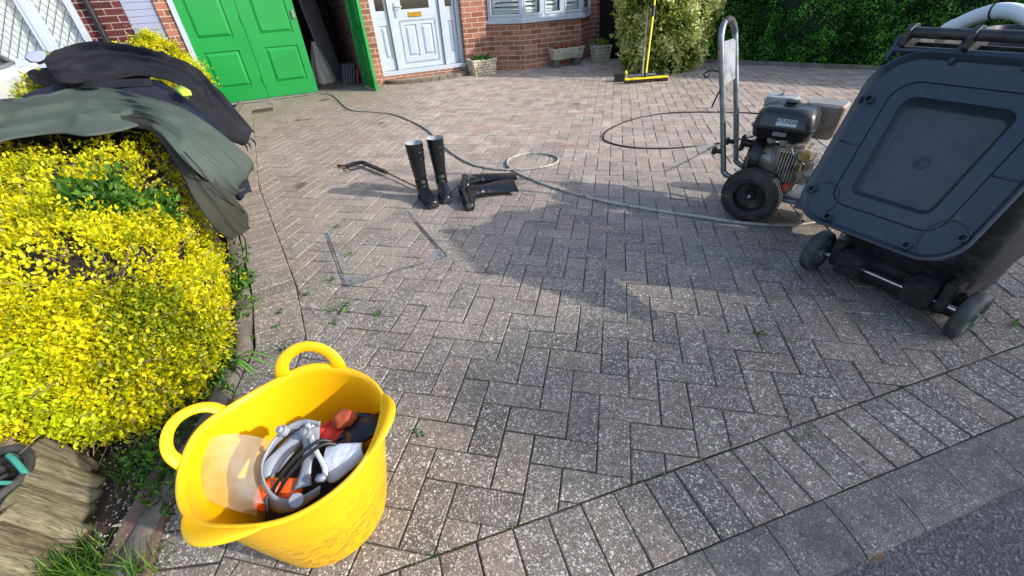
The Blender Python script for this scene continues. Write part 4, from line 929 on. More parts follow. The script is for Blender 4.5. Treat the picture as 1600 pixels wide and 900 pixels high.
# ------------------------------------------------------------------ boots
def boot_mesh(M4, parent, fold=0.0, Hb=.40, flat=False):
    "upright wellington: foot pointing along +x, shaft up"
    rs = []; secs = [  # cx, rx, ry, z of shaft sections
        (.0, .050, .043, .10), (-.006, .047, .041, .15), (-.008, .052, .045, .21), (-.008, .058, .051, .28), (-.006, .063, .056, .34), (-.004, .066, .059, Hb)]
    if flat: secs = [secs[0], (-.004, .050, .040, .15), (-.004, .062, .034, .21), (-.002, .074, .026, .28), (.0, .083, .020, .34), (.004, .088, .022, Hb-.03)]
    fine_ = []
    for a_, c_ in zip(secs, secs[1:]):
        for q_ in range(6):
            t_ = q_/6; v_ = [x_*(1-t_)+y_*t_ for x_, y_ in zip(a_, c_)]; wv2 = .0022*math.sin(v_[3]*150)*math.exp(-((v_[3]-.135)/.04)**2)+.0012*noise.noise(Vector((v_[3]*22, 3, 1)))
            fine_.append((v_[0]+(.010*math.sin(v_[3]*16) if flat else .003*math.sin(v_[3]*13)), v_[1]+wv2, v_[2]+wv2, v_[3]))
    secs = fine_+[secs[-1]]
    b = MB(); n = 28
    def sec(cx, rx, ry, z, d=0): return [(cx+(rx+d)*math.cos(q)+fold*max(0, z-.2), (ry+d)*math.sin(q), z) for q in [2*math.pi*k/n for k in range(n)]]
    foot = []
    for x, w_, h0, h1 in ((-.062, .018, .03, .07), (-.055, .030, .022, .105), (-.03, .038, .02, .125), (.0, .041, .02, .128), (.04, .040, .02, .115), (.08, .042, .02, .092), (.12, .047, .02, .074), (.155, .046, .02, .066), (.185, .036, .022, .058), (.203, .016, .028, .045)):
        foot.append([(x, w_*math.cos(q), (h0+h1)/2+(h1-h0)/2*math.sin(q)) for q in [2*math.pi*k/n for k in range(n)]])
    b.rings(foot, M4)
    out = [sec(0, .046, .039, .06)]+[sec(*s_) for s_ in secs]; inn = [sec(*s_, d=-.003) for s_ in secs[::-1]]
    b.rings(out, M4, cap=False); ob = b.build('boot_upper', M['boot'], parent, smooth=True)
    b = MB(); b.rings(inn, M4, cap=False); b.rings([sec(*secs[-1]), sec(*secs[-1], d=-.003)], M4, cap=False); b.build('lining', M['boot_in'], parent, smooth=True)
    b = MB()
    for z in (() if flat else (.30, .345)):
        cx, rx, ry = -.006, .063, .056; b.tube([M4 @ Vector((cx+(.0612+.0 if z < .32 else .0645)*math.cos(q)+fold*(z-.2), (.0545 if z < .32 else .0575)*math.sin(q), z)) for q in [2*math.pi*k/n for k in range(n)]], .0022, 6, loop=True)
    b.build('band', M['boot'], parent, smooth=True)
    b = MB(); ol = [(-.064, 0), (-.058, .026), (-.03, .040), (.0, .041), (.05, .040), (.1, .049), (.15, .050), (.185, .040), (.205, .016), (.205, -.016), (.185, -.040), (.15, -.050), (.1, -.049), (.05, -.040), (0, -.041), (-.03, -.040), (-.058, -.026)]
    b.prism(ol, .010, .034, M4)
    for x0, x1 in ((-.06, .02), (.07, .2)): 
        x = x0
        while x < x1-.01: b.box((x, -.034, 0), (x+.012, .034, .012), M4); x += .019
    b.build('sole', M['sole'], parent, bevel=.003)
bp1 = G(667, 318); 
for (u, v), ang, lab in (((664, 312), -62, 'black wellington boot standing upright, nearer to the camera of the pair'), ((693, 303), -78, 'black wellington boot standing upright, just behind the other standing one')):
    p = G(u, v); t = thing('wellington_boot', lab, 'boot', group='wellington boots on the drive')
    boot_mesh(Matrix.Translation(p) @ Matrix.Rotation(R_(ang), 4, 'Z') @ Matrix.Rotation(R_(-2), 4, 'Y') @ Matrix.Scale(1.0, 4), t)
# lying boots: shaft along the ground to the right, sole towards the camera
def lying(u, v, yaw, roll, lab, z=.046):
    p = G(u, v); t = thing('wellington_boot', lab, 'boot', group='wellington boots on the drive')
    Mx = Matrix.Translation(p+Vector((0, 0, z))) @ Matrix.Diagonal((1.08, 1.08, .9, 1)) @ Matrix.Rotation(R_(yaw), 4, 'Z') @ Matrix.Rotation(R_(90), 4, 'Y') @ Matrix.Rotation(R_(roll), 4, 'Z')
    boot_mesh(Mx, t, flat=True)
lying(720, 312, 13, -80, 'black wellington boot lying on its side, sole facing the camera')
lying(724, 292, 2, -100, 'black wellington boot lying on its side behind the other fallen boot', .052)

# ------------------------------------------------------------------ spray lance, hoses
ln = thing('spray_lance', 'black pressure washer gun and lance lying beside the standing boots', 'spray gun')
g0, g1, g2, g3 = G(541, 258, .03), G(566, 254, .045), G(603, 269, .03), G(668, 300, .02)
b = MB(); b.tube(cat_rom([G(541, 260, .02), G(552, 256, .03), G(566, 254, .035), G(574, 256, .035)], 4), [.012]*4+[.017]*9 if 0 else .017, 8, flat=1.0); b.build('gun_body', M['black'], ln, smooth=True)
b = MB(); b.tube(cat_rom([G(542, 261, .02), G(548, 265, .02), G(562, 262, .02), G(570, 258, .03)], 4), .006, 6); b.build('trigger_guard', M['black'], ln, smooth=True)
b = MB(); b.cyl(G(572, 256, .035), g2, .019, 12, .017); b.build('hand_grip', M['rubber'], ln, auto=40)
b = MB(); b.tube([g2, G(640, 287, .022), g3], .0065, 8); b.build('lance_tube', M['steel'], ln, smooth=True)
b = MB(); b.cyl(G(541, 259, .022), G(527, 259, .016), .008); b.cyl(G(533, 259, .018), G(529, 259, .017), .012); b.build('hose_fitting', mat('copper_fitting', '8a5a3c', .4, .9), ln, auto=40)
def hose(name, px, r, m, label, n=10, wav=.0):
    pts = cat_rom([G(u, v, r if len(q) == 0 else q[0]) for u, v, *q in px], n); b = MB(); b.tube(pts, r, 10); o = b.build(name, m, None, smooth=True); return tag(o, label, 'hose')
gh = mat('grey_garden_hose', 'a19e94', .5, var=.15, scale=30, dirt='55524b', dscale=20)
hose('garden_hose', [(478, 130), (497, 144), (520, 149), (545, 170), (575, 174), (612, 178), (640, 188), (668, 203), (690, 225), (715, 245), (745, 259), (790, 265), (835, 263), (866, 256), (871, 246), (850, 240), (822, 240), (798, 247), (793, 258), (812, 272), (860, 291), (930, 311), (1010, 326), (1090, 338), (1160, 348), (1225, 352), (1275, 347), (1310, 337), (1360, 330)], .0095, gh, 'long grey hose from the garage with one loop, running under the washer')
hose('high_pressure_hose', [(1290, 190, .30), (1240, 183, .05), (1180, 177), (1100, 175), (1040, 177), (990, 186), (955, 200), (943, 212), (950, 222), (985, 230), (1035, 232), (1080, 229), (1122, 224), (1160, 217, .18), (1190, 210, .3)], .0065, M['black'], 'thin black high pressure hose looping out on the drive from the washer')

# ------------------------------------------------------------------ recessed manhole cover with steel corner plates
mh = thing('recessed_manhole_cover', 'paved manhole cover outlined by thin steel edges with corner plates', 'manhole cover')
q = [G(510, 364), G(636, 331), G(697, 401), G(540, 447)]
b = MB()
for i, (a_, c_) in enumerate(zip(q, q[1:]+q[:1])):
    if i == 0: continue
    d = (c_-a_).normalized(); nn_ = Vector((-d.y, d.x, 0))
    for off in (-.008, .005):
        b.add([tuple(a_+nn_*(off)+Vector((0, 0, z))) for z in (-.01, .0035)]+[tuple(a_+nn_*(off+.0026)+Vector((0, 0, z))) for z in (-.01, .0035)]+[tuple(c_+nn_*(off)+Vector((0, 0, z))) for z in (-.01, .0035)]+[tuple(c_+nn_*(off+.0026)+Vector((0, 0, z))) for z in (-.01, .0035)],
              [(0, 1, 5, 4), (2, 3, 7, 6), (1, 3, 7, 5), (0, 4, 6, 2), (0, 2, 3, 1), (4, 5, 7, 6)])
b.build('frame', M['steel'], mh)
for i in range(4):
    a_ = q[i]; p1 = (q[i-1]-a_).normalized(); p2 = (q[(i+1) % 4]-a_).normalized(); b = MB()
    if i == 2 or i == 3: L1, L2 = .11, .11
    else: L1, L2 = .08, .08
    b.prism([(v.x, v.y) for v in (a_+(p1+p2)*.006, a_+p2*L2+p1*.004, a_+p1*L1+p2*.004)] if 1 else [], .001, .0045); cpl = b.build('corner_plate', mat('worn_corner_plate', '8d9193', .45, .3, var=.15, dirt='6e6c68'), mh)
    c = a_+(p1+p2)*.028; b = MB(); b.box((c.x-.010, c.y-.003, .0045), (c.x+.010, c.y+.003, .0052)); b.build('key_slot', M['black'], cpl)
b = MB(); b.box((-.13, -.11, .001), (.13, .11, .009), Matrix.Translation(G(411, 173)) @ Matrix.Rotation(AH, 4, 'Z'))
dg_ = b.build('drain_grate', mat('rusty_drain_iron', '5f4c3e', .8, .3, var=.3), None); tag(dg_, 'small rusty drain grate in front of the green garage door', 'drain')
b = MB()
for i in range(9): b.box((-.115+i*.027, -.09, .009), (-.101+i*.027, .09, .0125), Matrix.Translation(G(411, 173)) @ Matrix.Rotation(AH, 4, 'Z'))
b.build('bars', mat('drain_bars', '3a302a', .8), dg_)
for (u, v, z) in ((1, 1, 1),): pass

# ------------------------------------------------------------------ things inside the garage
t = thing('dust_sheet', 'pale grey dust sheet hanging over something inside the dark garage', 'sheet')
b = MB(); P = []
for i in range(20):
    z = i/19*.62; r = []
    for j in range(40):
        th = 2*math.pi*j/40; q = 1+.10*math.sin(6*th+z*2)+.05*math.sin(11*th); r.append(tuple(H(.16+(.24-.20*(z/.62)**1.2)*q*math.cos(th)*.8, .75+(.20-.14*(z/.62))*q*math.sin(th), .02+z)))
    P.append(r)
b.rings(P); b.build('sheet_cloth', M['sheet'], t, smooth=True)
b = MB(); Mb = Matrix.Translation(H(.40, 1.05, .012)) @ Matrix.Rotation(AH+R_(62), 4, 'Z') @ Matrix.Rotation(R_(-7), 4, 'X'); b.box((-.28, 0, 0), (.30, .02, 1.25), Mb, .004)
o = b.build('leaning_board', mat('grey_board', '5f6064', .7), None); tag(o, 'tall grey board leaning behind the dust sheet in the garage', 'board')
for i in range(5):
    Mb = Matrix.Translation(H(.44+i*.040, .42, .012)) @ Matrix.Rotation(AH, 4, 'Z') @ Matrix.Rotation(R_(12), 4, 'Y'); b = MB(); b.box((-.013, -.12, 0), (.013, .16, .30), Mb, .003)
    o = b.build('paving_slab', M['slab'], None); tag(o, 'one of five dark slabs leaning in a row just inside the garage', 'slab', 'slabs stored in the garage')
Mb = Matrix.Translation(H(.655, .35, .012)) @ Matrix.Rotation(AH, 4, 'Z') @ Matrix.Rotation(R_(10), 4, 'Y'); b = MB(); b.box((-.022, -.10, 0), (.022, .14, .22), Mb, .006); b.box((-.03, -.05, .17), (-.022, .09, .19), Mb)
o = b.build('red_panel', M['paint_red'], None); tag(o, 'dark red board leaning beside the slabs in the garage', 'board')
b = MB(); b.tube([H(.62+.05*math.cos(q), .8, 1.15+.05*math.sin(q)) for q in [2*math.pi*k/16 for k in range(16)]], .005, 6, loop=True); b.cyl(H(.70, .8, 1.2), H(.62, .8, 1.2), .006); b.box(tuple(H(.715, .8, 1.2)-Vector((.012, .012, .02))), tuple(H(.715, .8, 1.2)+Vector((.012, .012, .02))))
o = b.build('hanging_cable', M['rubber'], None, smooth=True); tag(o, 'loop of grey cable hanging on the garage side wall', 'cable')

# ------------------------------------------------------------------ pots and trough
def stone_blocks(b, Mx, w0, w1, d0, d1, h, rows=5, nb_=4):
    "a tapering pot whose four faces carry courses of rough blocks"
    for r in range(rows):
        z0 = h*r/rows; z1 = h*(r+1)/rows-.006
        for side in range(4):
            L0 = (w0+(w1-w0)*(z0/h)) if side % 2 == 0 else (d0+(d1-d0)*(z0/h)); D0 = (d0+(d1-d0)*(z0/h)) if side % 2 == 0 else (w0+(w1-w0)*(z0/h))
            x = -L0/2-.004; off = random.uniform(.4, .9)
            while x < L0/2:
                L = (L0/nb_)*random.uniform(.75, 1.3)*(off if x < -L0/2+.01 else 1); x1 = min(L0/2+.004, x+L); 
                if L0/2-x1 < .03: x1 = L0/2+.004
                p = random.uniform(.008, .02); Ms = Mx @ Matrix.Rotation(side*math.pi/2, 4, 'Z')
                b.box((x, -D0/2-p, z0), (x1-.005, -D0/2+.02, z1), Ms, .004); x = x1+.004
            
def plant_tuft(name, c, r, h, n, size, m, parent, tilt=.5, tint=None):
    P = []; N = []
    for i in range(n):
        a = random.uniform(0, 6.28); q = r*math.sqrt(random.random()); z = h*random.random()*(1-.6*(q/r)**2); P.append((c[0]+q*math.cos(a), c[1]+q*math.sin(a), c[2]+z)); N.append((math.cos(a)*.6*q/r, math.sin(a)*.6*q/r, 1))
    return leaves(name, P, N, size, m, parent, .5, tilt, tint=tint)
def pot(s, n, w0, w1, d, h, lab, bm_, foliage):
    Mx = MH @ Matrix.Translation((s, n, 0)); t = thing('stone_planter', lab, 'planter')
    b = MB(); b.rings([[tuple(Mx @ Vector((x*ww/2, y*dd/2, z))) for x, y in ((-1, -1), (1, -1), (1, 1), (-1, 1))] for ww, dd, z in ((w0-.01, d-.03, 0), (w1-.01, d, h-.02), (w1-.04, d-.03, h-.02), (w1-.05, d-.05, h-.05))]); b.build('pot_core', mat('dark_pot_joints', '5a5244', .95), t)
    b = MB(); stone_blocks(b, Mx, w0, w1, d-.04, d, h-.02, bm_[0], bm_[1]); b.build('block_facing', mat('pot_blocks', 'c4b89e', .9, var=.25, scale=14, bump=.5, bscale=70, dirt='8a7f68', dscale=8), t)
    b = MB()
    for x0, x1, y0, y1 in ((-w1/2-.015, w1/2+.015, -d/2-.015, -d/2+.02), (-w1/2-.015, w1/2+.015, d/2-.02, d/2+.015), (-w1/2-.015, -w1/2+.02, -d/2+.02, d/2-.02), (w1/2-.02, w1/2+.015, -d/2+.02, d/2-.02)): b.box((x0, y0, h-.02), (x1, y1, h+.012), Mx)
    b.build('rim', M['stone'], t, bevel=.005)
    b = MB(); b.box((-w1/2+.02, -d/2+.02, h-.04), (w1/2-.02, d/2-.02, h-.01), Mx); b.build('compost', M['soil'], t)
    c = Mx @ Vector((0, 0, h-.01)); plant_tuft('plant', c, w1*.42, foliage[0], foliage[1], foliage[2], M[foliage[3]], t)
pot(2.70, -.30, .36, .42, .30, .225, 'stone block planter with low green plants beside the front door', (5, 4), (.07, 700, .03, 'leaf_lime'))
pot(4.98, -.55, .24, .29, .24, .24, 'small pale stone planter with a sparse plant beside the wheelie bins', (4, 2), (.14, 120, .035, 'leaf_priv'))
tr = thing('stone_trough', 'carved stone trough of pink and red flowers raised on two blocks under the bay window', 'planter')
Mx = MH @ Matrix.Translation((4.20, -.62, 0))
b = MB(); b.rings([[tuple(Mx @ Vector((x*ww/2, y*dd/2, z))) for x, y in ((-1, -1), (1, -1), (1, 1), (-1, 1))] for ww, dd, z in ((.56, .15, .125), (.62, .19, .27), (.64, .21, .27), (.64, .21, .295), (.58, .15, .295), (.56, .14, .26))]); b.build('trough', M['stone'], tr, bevel=.008)
b = MB()
for i in range(7):
    x = -.25+i*.083; rr2 = [Mx @ Vector((x+.028*math.cos(q), -.092-.006, .20+.036*math.sin(q))) for q in [2*math.pi*k/14 for k in range(14)]]; b.tube(rr2, .006, 6, loop=True); b.cyl(Mx @ Vector((x, -.08, .20)), Mx @ Vector((x, -.102, .20)), .012, 8)
b.build('carved_scrolls', mat('carved_stone', 'b5aa95', .9, var=.2), tr, smooth=True)
for x in (-.24, .19):
    b = MB(); b.box((x-.05, -.07, 0), (x+.06, .07, .125), Mx, .004); b.build('foot_block', mat('grey_foot_block', '5d5850', .9, var=.2, bump=.4), tr)
P, N = [], []
for i in range(420): P.append(tuple(Mx @ Vector((random.uniform(-.27, .27), random.uniform(-.06, .06), .29+random.uniform(0, .045))))); N.append((0, 0, 1))
leaves('flowers', P, N, .026, leaf_mat('pink_red_flowers', ['7d0f24', 'b0203c', 'd0506c', 'e7a0b0'], .6, .3), tr, .9, .7)
leaves('plant_leaves', P[:200], N[:200], .03, M['leaf_dark'], tr, .6, .7)
mb_ = thing('black_box', 'small black box on the paving at the foot of the brushes', 'box', G(968, 127)); b = MB(); b.box((-.07, -.06, 0), (.06, .06, .075), bev=.008); b.build('box_body', M['black'], mb_); b = MB(); b.box((-.075, -.065, .0755), (.065, .065, .09), bev=.004); b.build('box_lid', M['black'], mb_)

# ------------------------------------------------------------------ wheelie bin builder
def rrect(w, d, r, n=5, cx=0, cy=0):
    out = []
    for qx, qy, a0 in ((1, 1, 0), (-1, 1, 90), (-1, -1, 180), (1, -1, 270)):
        for i in range(n+1):
            a = R_(a0+90*i/n); out.append((cx+qx*(w/2-r)+r*math.cos(a), cy+qy*(d/2-r)+r*math.sin(a)))
    return out
BT_ = mat('dusty_bin_tyre', '2e3233', .65, var=.25, dirt='545958', dscale=18, dth=(.45, .7))
def bin_wheel(t, Mx, x, sgn, y=.0, R=.10, hub='bin_hub'):
    b = MB(); c0 = Vector((x, y, R)); A_ = Matrix.Translation(c0) @ Matrix.Rotation(R_(90), 4, 'Y') 
    Mw = Mx @ A_
    b.lathe([(R*.66, -.022), (R*.9, -.024), (R*.985, -.016), (R, -.006), (R, .006), (R*.985, .016), (R*.9, .024), (R*.66, .022)], 40, Mw)
    for q in (.72, .82): b.lathe([(R*q, .0225), (R*q+.002, .0245), (R*q+.004, .0225)], 40, Mw); b.lathe([(R*q, -.0225), (R*q+.002, -.0245), (R*q+.004, -.0225)], 40, Mw)
    wh = b.build('wheel', BT_, t, smooth=True)
    b = MB(); b.lathe([(R*.66, -.02), (R*.62, -.02), (R*.60, -.004), (R*.2, -.002), (R*.2, .002), (R*.60, .004), (R*.62, .02), (R*.66, .02)], 32, Mw)
    b.cyl(Vector((0, 0, -.03)), Vector((0, 0, .03)), R*.2, 16, M=Mw)
    for i in range(6):
        a = i*math.pi/3; d = Vector((math.cos(a), math.sin(a), 0)); p = Vector((-math.sin(a), math.cos(a), 0))*.006
        b.add([tuple(d*R*.15-p+Vector((0, 0, -.016))), tuple(d*R*.61-p+Vector((0, 0, -.016))), tuple(d*R*.61+p+Vector((0, 0, -.016))), tuple(d*R*.15+p+Vector((0, 0, -.016))), tuple(d*R*.15-p+Vector((0, 0, .016))), tuple(d*R*.61-p+Vector((0, 0, .016))), tuple(d*R*.61+p+Vector((0, 0, .016))), tuple(d*R*.15+p+Vector((0, 0, .016)))], [(0, 3, 2, 1), (4, 5, 6, 7), (0, 1, 5, 4), (2, 3, 7, 6), (1, 2, 6, 5), (3, 0, 4, 7)], Mw)
    b.build('rim', mat('bin_wheel_rim', '55615f', .5, var=.3, dirt='7f8c86', dscale=20), wh)
kb_ = NT('dark_blue_black_bin_plastic'); co = kb_.obj(); sc1 = kb_.ramp(kb_.noise(kb_.n('Mapping', {0: co, 3: (3, 3, 9)}).outputs[0], 4, 9, .75, 1.5).outputs[0], [(.48, 0.), (.66, .6)])
kb_.set(Base_Color=kb_.mix(sc1, lin('0f1216'), lin('46494a')), Roughness=kb_.ramp(kb_.noise(co, 6, 5).outputs[0], [(.3, .36), (.7, .56)]), Specular_IOR_Level=.5); kb_.bump(kb_.noise(co, 260, 3).outputs[0], .08, .002); M['bin'] = kb_.m
kl_ = NT('dark_slate_bin_lid_plastic'); co = kl_.obj(); d1 = kl_.noise(co, 3.2, 8, .7, .8).outputs[0]; d2 = kl_.noise(kl_.n('Mapping', {0: co, 2: (.4, .3, .8), 3: (18, 3, 3)}).outputs[0], 4, 6, .7).outputs[0]
cb = kl_.mix(kl_.ramp(d1, [(.45, 0.), (.75, .5)]), lin('212c3a'), lin('343b45')); cb = kl_.mix(kl_.ramp(d2, [(.58, 0.), (.70, .4)]), cb, lin('4d5660'))
kl_.set(Base_Color=cb, Roughness=kl_.ramp(d1, [(.3, .34), (.7, .52)]), Specular_IOR_Level=.55); kl_.bump(kl_.noise(co, 12, 4).outputs[0], .06, .01); M['lid'] = kl_.m
kq = NT('lid_panel_scuffs_and_reflection'); co = kq.obj(); d1 = kq.noise(co, 4, 8, .72, 1.2).outputs[0]  # paler grey base holds reflected light in its colour; noise adds scuffs
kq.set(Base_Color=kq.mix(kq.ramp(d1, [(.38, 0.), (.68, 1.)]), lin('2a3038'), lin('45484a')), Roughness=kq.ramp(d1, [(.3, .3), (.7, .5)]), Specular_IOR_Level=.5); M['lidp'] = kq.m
def wheelie(name, lab, Mx, open_lid, lidm, bodym):
    "axle along x at y=0, body stretches to +y, back (wheel side) faces -y"
    t = thing(name, lab, 'wheelie bin')
    b = MB(); secs = [(.02, .44, .50, .30), (.14, .455, .52, .31), (.16, .47, .545, .31), (.5, .50, .59, .325), (.90, .545, .665, .345), (.92, .575, .70, .35), (.97, .58, .71, .35)]
    rs = [[(x, y, z) for x, y in rrect(w_, d_, .06, 5, 0, cy)] for z, w_, d_, cy in secs]
    rin = [[(x, y, z) for x, y in rrect(w_-.02, d_-.02, .055, 5, 0, cy)] for z, w_, d_, cy in ((.97, .58, .71, .35), (.90, .545, .665, .345), (.1, .44, .50, .31))]
    b.rings(rs+rin, Mx); b.build('body', bodym, t, auto=45)
    b = MB()
    for x in (-.13, .13):     # axle brackets and lower step
        b.box((x-.05, -.05, .06), (x+.05, .07, .17), Mx, .006)
    b.box((-.25, .045, .03), (.25, .075, .15), Mx, .01)
    for x in (-.205, .205): b.box((x-.02, -.02, .075), (x+.02, .07, .20), Mx, .005)
    b.build('axle_housing', bodym, t)
    b = MB(); b.cyl((-.29, 0, .10), (.29, 0, .10), .011, 14, M=Mx); b.build('axle', M['chrome'], t, auto=40)
    bin_wheel(t, Mx, -.285, -1); bin_wheel(t, Mx, .285, 1)
    # handle bar behind the top edge, with its lugs
    b = MB(); b.cyl((-.27, -.055, 1.003), (.27, -.055, 1.003), .017, 18, M=Mx); b.build('handle_bar', bodym, t, auto=40)
    b = MB()
    for x in (-.265, -.09, .09, .265):
        b.rings([[(xx, y, z) for y, z in ((-.085, .968), (-.085, 1.013), (-.06, 1.030), (-.035, 1.028), (.02, .97), (.02, .90), (-.01, .90))] for xx in (x-.009, x+.009)], Mx)
    b.box((-.29, -.012, .87), (.29, .02, .96), Mx, .006)
    b.build('handle_lug', bodym, t, bevel=.002)
    if not open_lid:
        b = MB(); b.rings([[(x, y, z+.05*(1-((y-.35)/.38)**2)*(z > 1.0)) for x, y in rrect(w_, d_, .06, 5, 0, .36)] for z, w_, d_ in ((.972, .60, .74), (.998, .60, .74), (1.013, .57, .71), (1.018, .3, .4))], Mx); b.build('lid', lidm, t, auto=40)
    return t

for s, lab, lm_ in ((5.52, 'black wheelie bin with a black lid beside the bay window', M['black']), (6.10, 'wheelie bin with a dark green lid between the black bin and the shrub', mat('dark_green_bin_lid', '1f3d24', .4, var=.1))):
    wheelie('wheelie_bin', lab, MH @ Matrix.Translation((s+.02, .06, 0)) @ Matrix.Rotation(R_(180), 4, 'Z') @ Matrix.Translation((0, -.0, 0)), False, lm_, M['black'])

# the big open bin at the right
BO = Vector((1.60, 1.43, 0)); BX = Vector((.433, -.9, 0)).normalized(); MB_ = frame(BO, BX)   # x along the axle to the right, y away from the camera
big = wheelie('wheelie_bin', 'large dark open wheelie bin, its lid hanging down over the wheels at the right', MB_, True, M['lid'], M['bin'])
# lid hanging down: local frame with u across, v down from the hinge, w out of the visible (inner) face
HZ, HY = .945, -.06; BZ_, BY_ = .40, -.36; LL = math.hypot(HZ-BZ_, HY-BY_)
vdir = Vector((0, BY_-HY, BZ_-HZ)).normalized(); udir = Vector((1, 0, 0)); wdir = vdir.cross(udir)
if wdir.y > 0: wdir = -wdir
ML = MB_ @ Matrix.Translation((-.02, 0, 0)) @ Matrix(((udir.x, vdir.x, wdir.x, 0), (udir.y, vdir.y, wdir.y, HY), (udir.z, vdir.z, wdir.z, HZ), (0, 0, 0, 1)))
def lid_outline(e, r, wt=.285, wb=.262, n=9):
    "outline shrunk by e: wide at the hinge, rounded at the free end"
    out = []
    for sx, sy, a0 in ((1, 1, 0), (-1, 1, 90)):
        for i in range(n+1):
            a = R_(a0+90*i/n); cx = sx*(wb-e-r); cy = LL-e-r; out.append((cx+r*math.cos(a), cy+r*math.sin(a)))
    for sx, a0 in ((-1, 180), (1, 270)):
        for i in range(n+1):
            a = R_(a0+90*i/n); rr3 = r*1.2; cx = sx*(wt-e-rr3); cy = e+rr3+.0; out.append((cx+rr3*math.cos(a), cy+rr3*math.sin(a)))
    return out
def LR(e, r, w_): return [(x, y, w_) for x, y in lid_outline(e, r)]
b = MB()
b.rings([LR(.0, .108, -.012), LR(-.004, .111, .008), LR(-.002, .109, .018), LR(.004, .105, .020), LR(.010, .100, .012), LR(.018, .094, -.002), LR(.045, .085, -.006), LR(.085, .060, -.008)], ML, cap=False)
b.rings([LR(.085, .060, -.008), LR(.087, .058, -.012), LR(.090, .058, -.008), LR(.135, .030, -.006), LR(.150, .024, -.046), LR(.156, .022, -.050)], ML, cap=False)
r0 = LR(.156, .022, -.050)
r1 = [(x, y, -.014) for x, y in lid_outline(.0, .108)]; r2 = [(x, y, -.055) for x, y in lid_outline(.12, .04)]
b.rings([LR(.0, .108, -.012), r1, r2], ML, cap=False); b.add(r2, [tuple(range(len(r2)))], ML)
lid_o = b.build('lid', M['lid'], big, auto=38)
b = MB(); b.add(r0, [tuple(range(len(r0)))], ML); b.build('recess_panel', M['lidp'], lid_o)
for x, y in ((-.245, .17), (-.237, LL-.105), (-.13, LL-.03), (.13, LL-.03), (.237, LL-.105), (.25, .17)):
    b = MB(); b.lathe([(.0135, -.006), (.0135, .016), (.0095, .016), (.0095, -.004)], 18, ML @ Matrix.Translation((x, y, 0))); b.build('lid_stud', M['lid'], lid_o, auto=40)
for sx in (-1, 1):     # corner pads and cross ribs
    b = MB()
    b.tube([ML @ Vector((sx*(.257-.062+.055*math.cos(a)), LL-.080+.068*math.sin(a), -.004)) for a in [2*math.pi*k/28 for k in range(28)]], .0022, 6, loop=True)
    b.build('corner_pad_ring', M['lid'], lid_o, smooth=True); b = MB()
    b.tube([ML @ Vector((sx*.262, LL*.52, -.003)), ML @ Vector((sx*.19, LL*.52, -.006))], .003, 6)
    b.build('lid_rib', M['lid'], lid_o, smooth=True)
b = MB(); b.lathe([(.001, .003), (.012, .003), (.014, 0), (.020, 0), (.022, .002), (.024, 0)], 20, ML @ Matrix.Translation((0, LL*.52, -.049))); b.build('mould_mark', M['lid'], lid_o, smooth=True)
b = MB()      # hinge bar of the lid with three openings below the bin handle
b.cyl((-.275, -.005, .004), (.275, -.005, .004), .012, 12, M=ML)
for x in (-.275, -.09, .09, .275): b.box((x-.008, -.055, -.012), (x+.008, .03, .012), ML, .003)
b.build('lid_hinge', M['lid'], lid_o, auto=40)
b = MB(); b.box((-.10, -.078, .066), (.10, -.072, .072), MB_); 
# white corrugated hose arching out of the bin
def on_plane(u, v, o_, n_):
    d = Vector(RC.T @ np.array([(u-800)/F, (v-450)/F, 1.0])); c_ = Vector((0, 0, CH)); t = (o_-c_).dot(n_)/d.dot(n_); return c_+d*t
po_, pn_ = MB_ @ Vector((0, .30, 0)), MB_.to_3x3() @ Vector((.15, 1, 0))
pts = cat_rom([MB_ @ Vector((-.25, .22, .8))]+[on_plane(u, v, po_, pn_) for u, v in ((1470, 58), (1502, 36), (1538, 22), (1568, 17), (1600, 24), (1640, 50), (1680, 90))], 22)
b = MB(); b.tube(pts, [.0235+(.0025 if i % 2 else -.0016) for i in range(len(pts))], 16)
k = NT('milky_corrugated_plastic'); k.set(Base_Color=(*lin('d3dade'), 1), Roughness=.3, Subsurface_Weight=.3, Subsurface_Radius=(.02, .02, .02), Subsurface_Scale=.4)
o = b.build('corrugated_hose', k.m, None, smooth=True); tag(o, 'white corrugated hose arching over the top of the open wheelie bin', 'hose')
tt_ = pts[len(pts)*4//8]; tn_ = (pts[len(pts)*4//8+1]-tt_).normalized(); b = MB(); Mq = Matrix.Translation(tt_) @ tn_.to_track_quat('Z', 'Y').to_matrix().to_4x4(); b.lathe([(.027, -.003), (.029, 0), (.027, .003)], 20, Mq); b.cyl((0, .03, 0), (.0, .05, .004), .003, 6, M=Mq); b.build('cable_tie', M['black'], o, smooth=True)

# ------------------------------------------------------------------ broom and squeegee leaning in the shrub
br = thing('yard_broom', 'yellow broom with a long telescopic pole leaning against the rounded shrub', 'broom')
q0, q1 = G(975, 131), G(1043, 126); dxb = (q1-q0).normalized(); Mbm = frame(q0, dxb); Lb = (q1-q0).length
b = MB(); b.box((0, -.03, .045), (Lb, .03, .068), Mbm, .006); b.build('broom_head', M['yellow'], br)
b = MB()
for i in range(44):
    for j in range(4):
        x = .01+i*(Lb-.02)/43; y = -.022+j*.015; b.add([(x-.005, y, .046), (x+.005, y, .046), (x+.004+random.gauss(0, .003), y+random.gauss(0, .005)-.004, .002), (x-.005+random.gauss(0, .003), y-.006, .002)], [(0, 1, 2, 3)], Mbm)
b.build('bristles', mat('dark_bristles', '2a2417', .9), br)
pt0 = Mbm @ Vector((Lb*.48, 0, .07)); pdir = (G(1010, 1, 1.13)*.5+Vector((0, 0, 0))-pt0*0).normalized() if 0 else (Vector((2.22, 6.95, 1.2))-pt0).normalized()
pA, pB, pC = pt0, pt0+pdir*.82, pt0+pdir*1.75
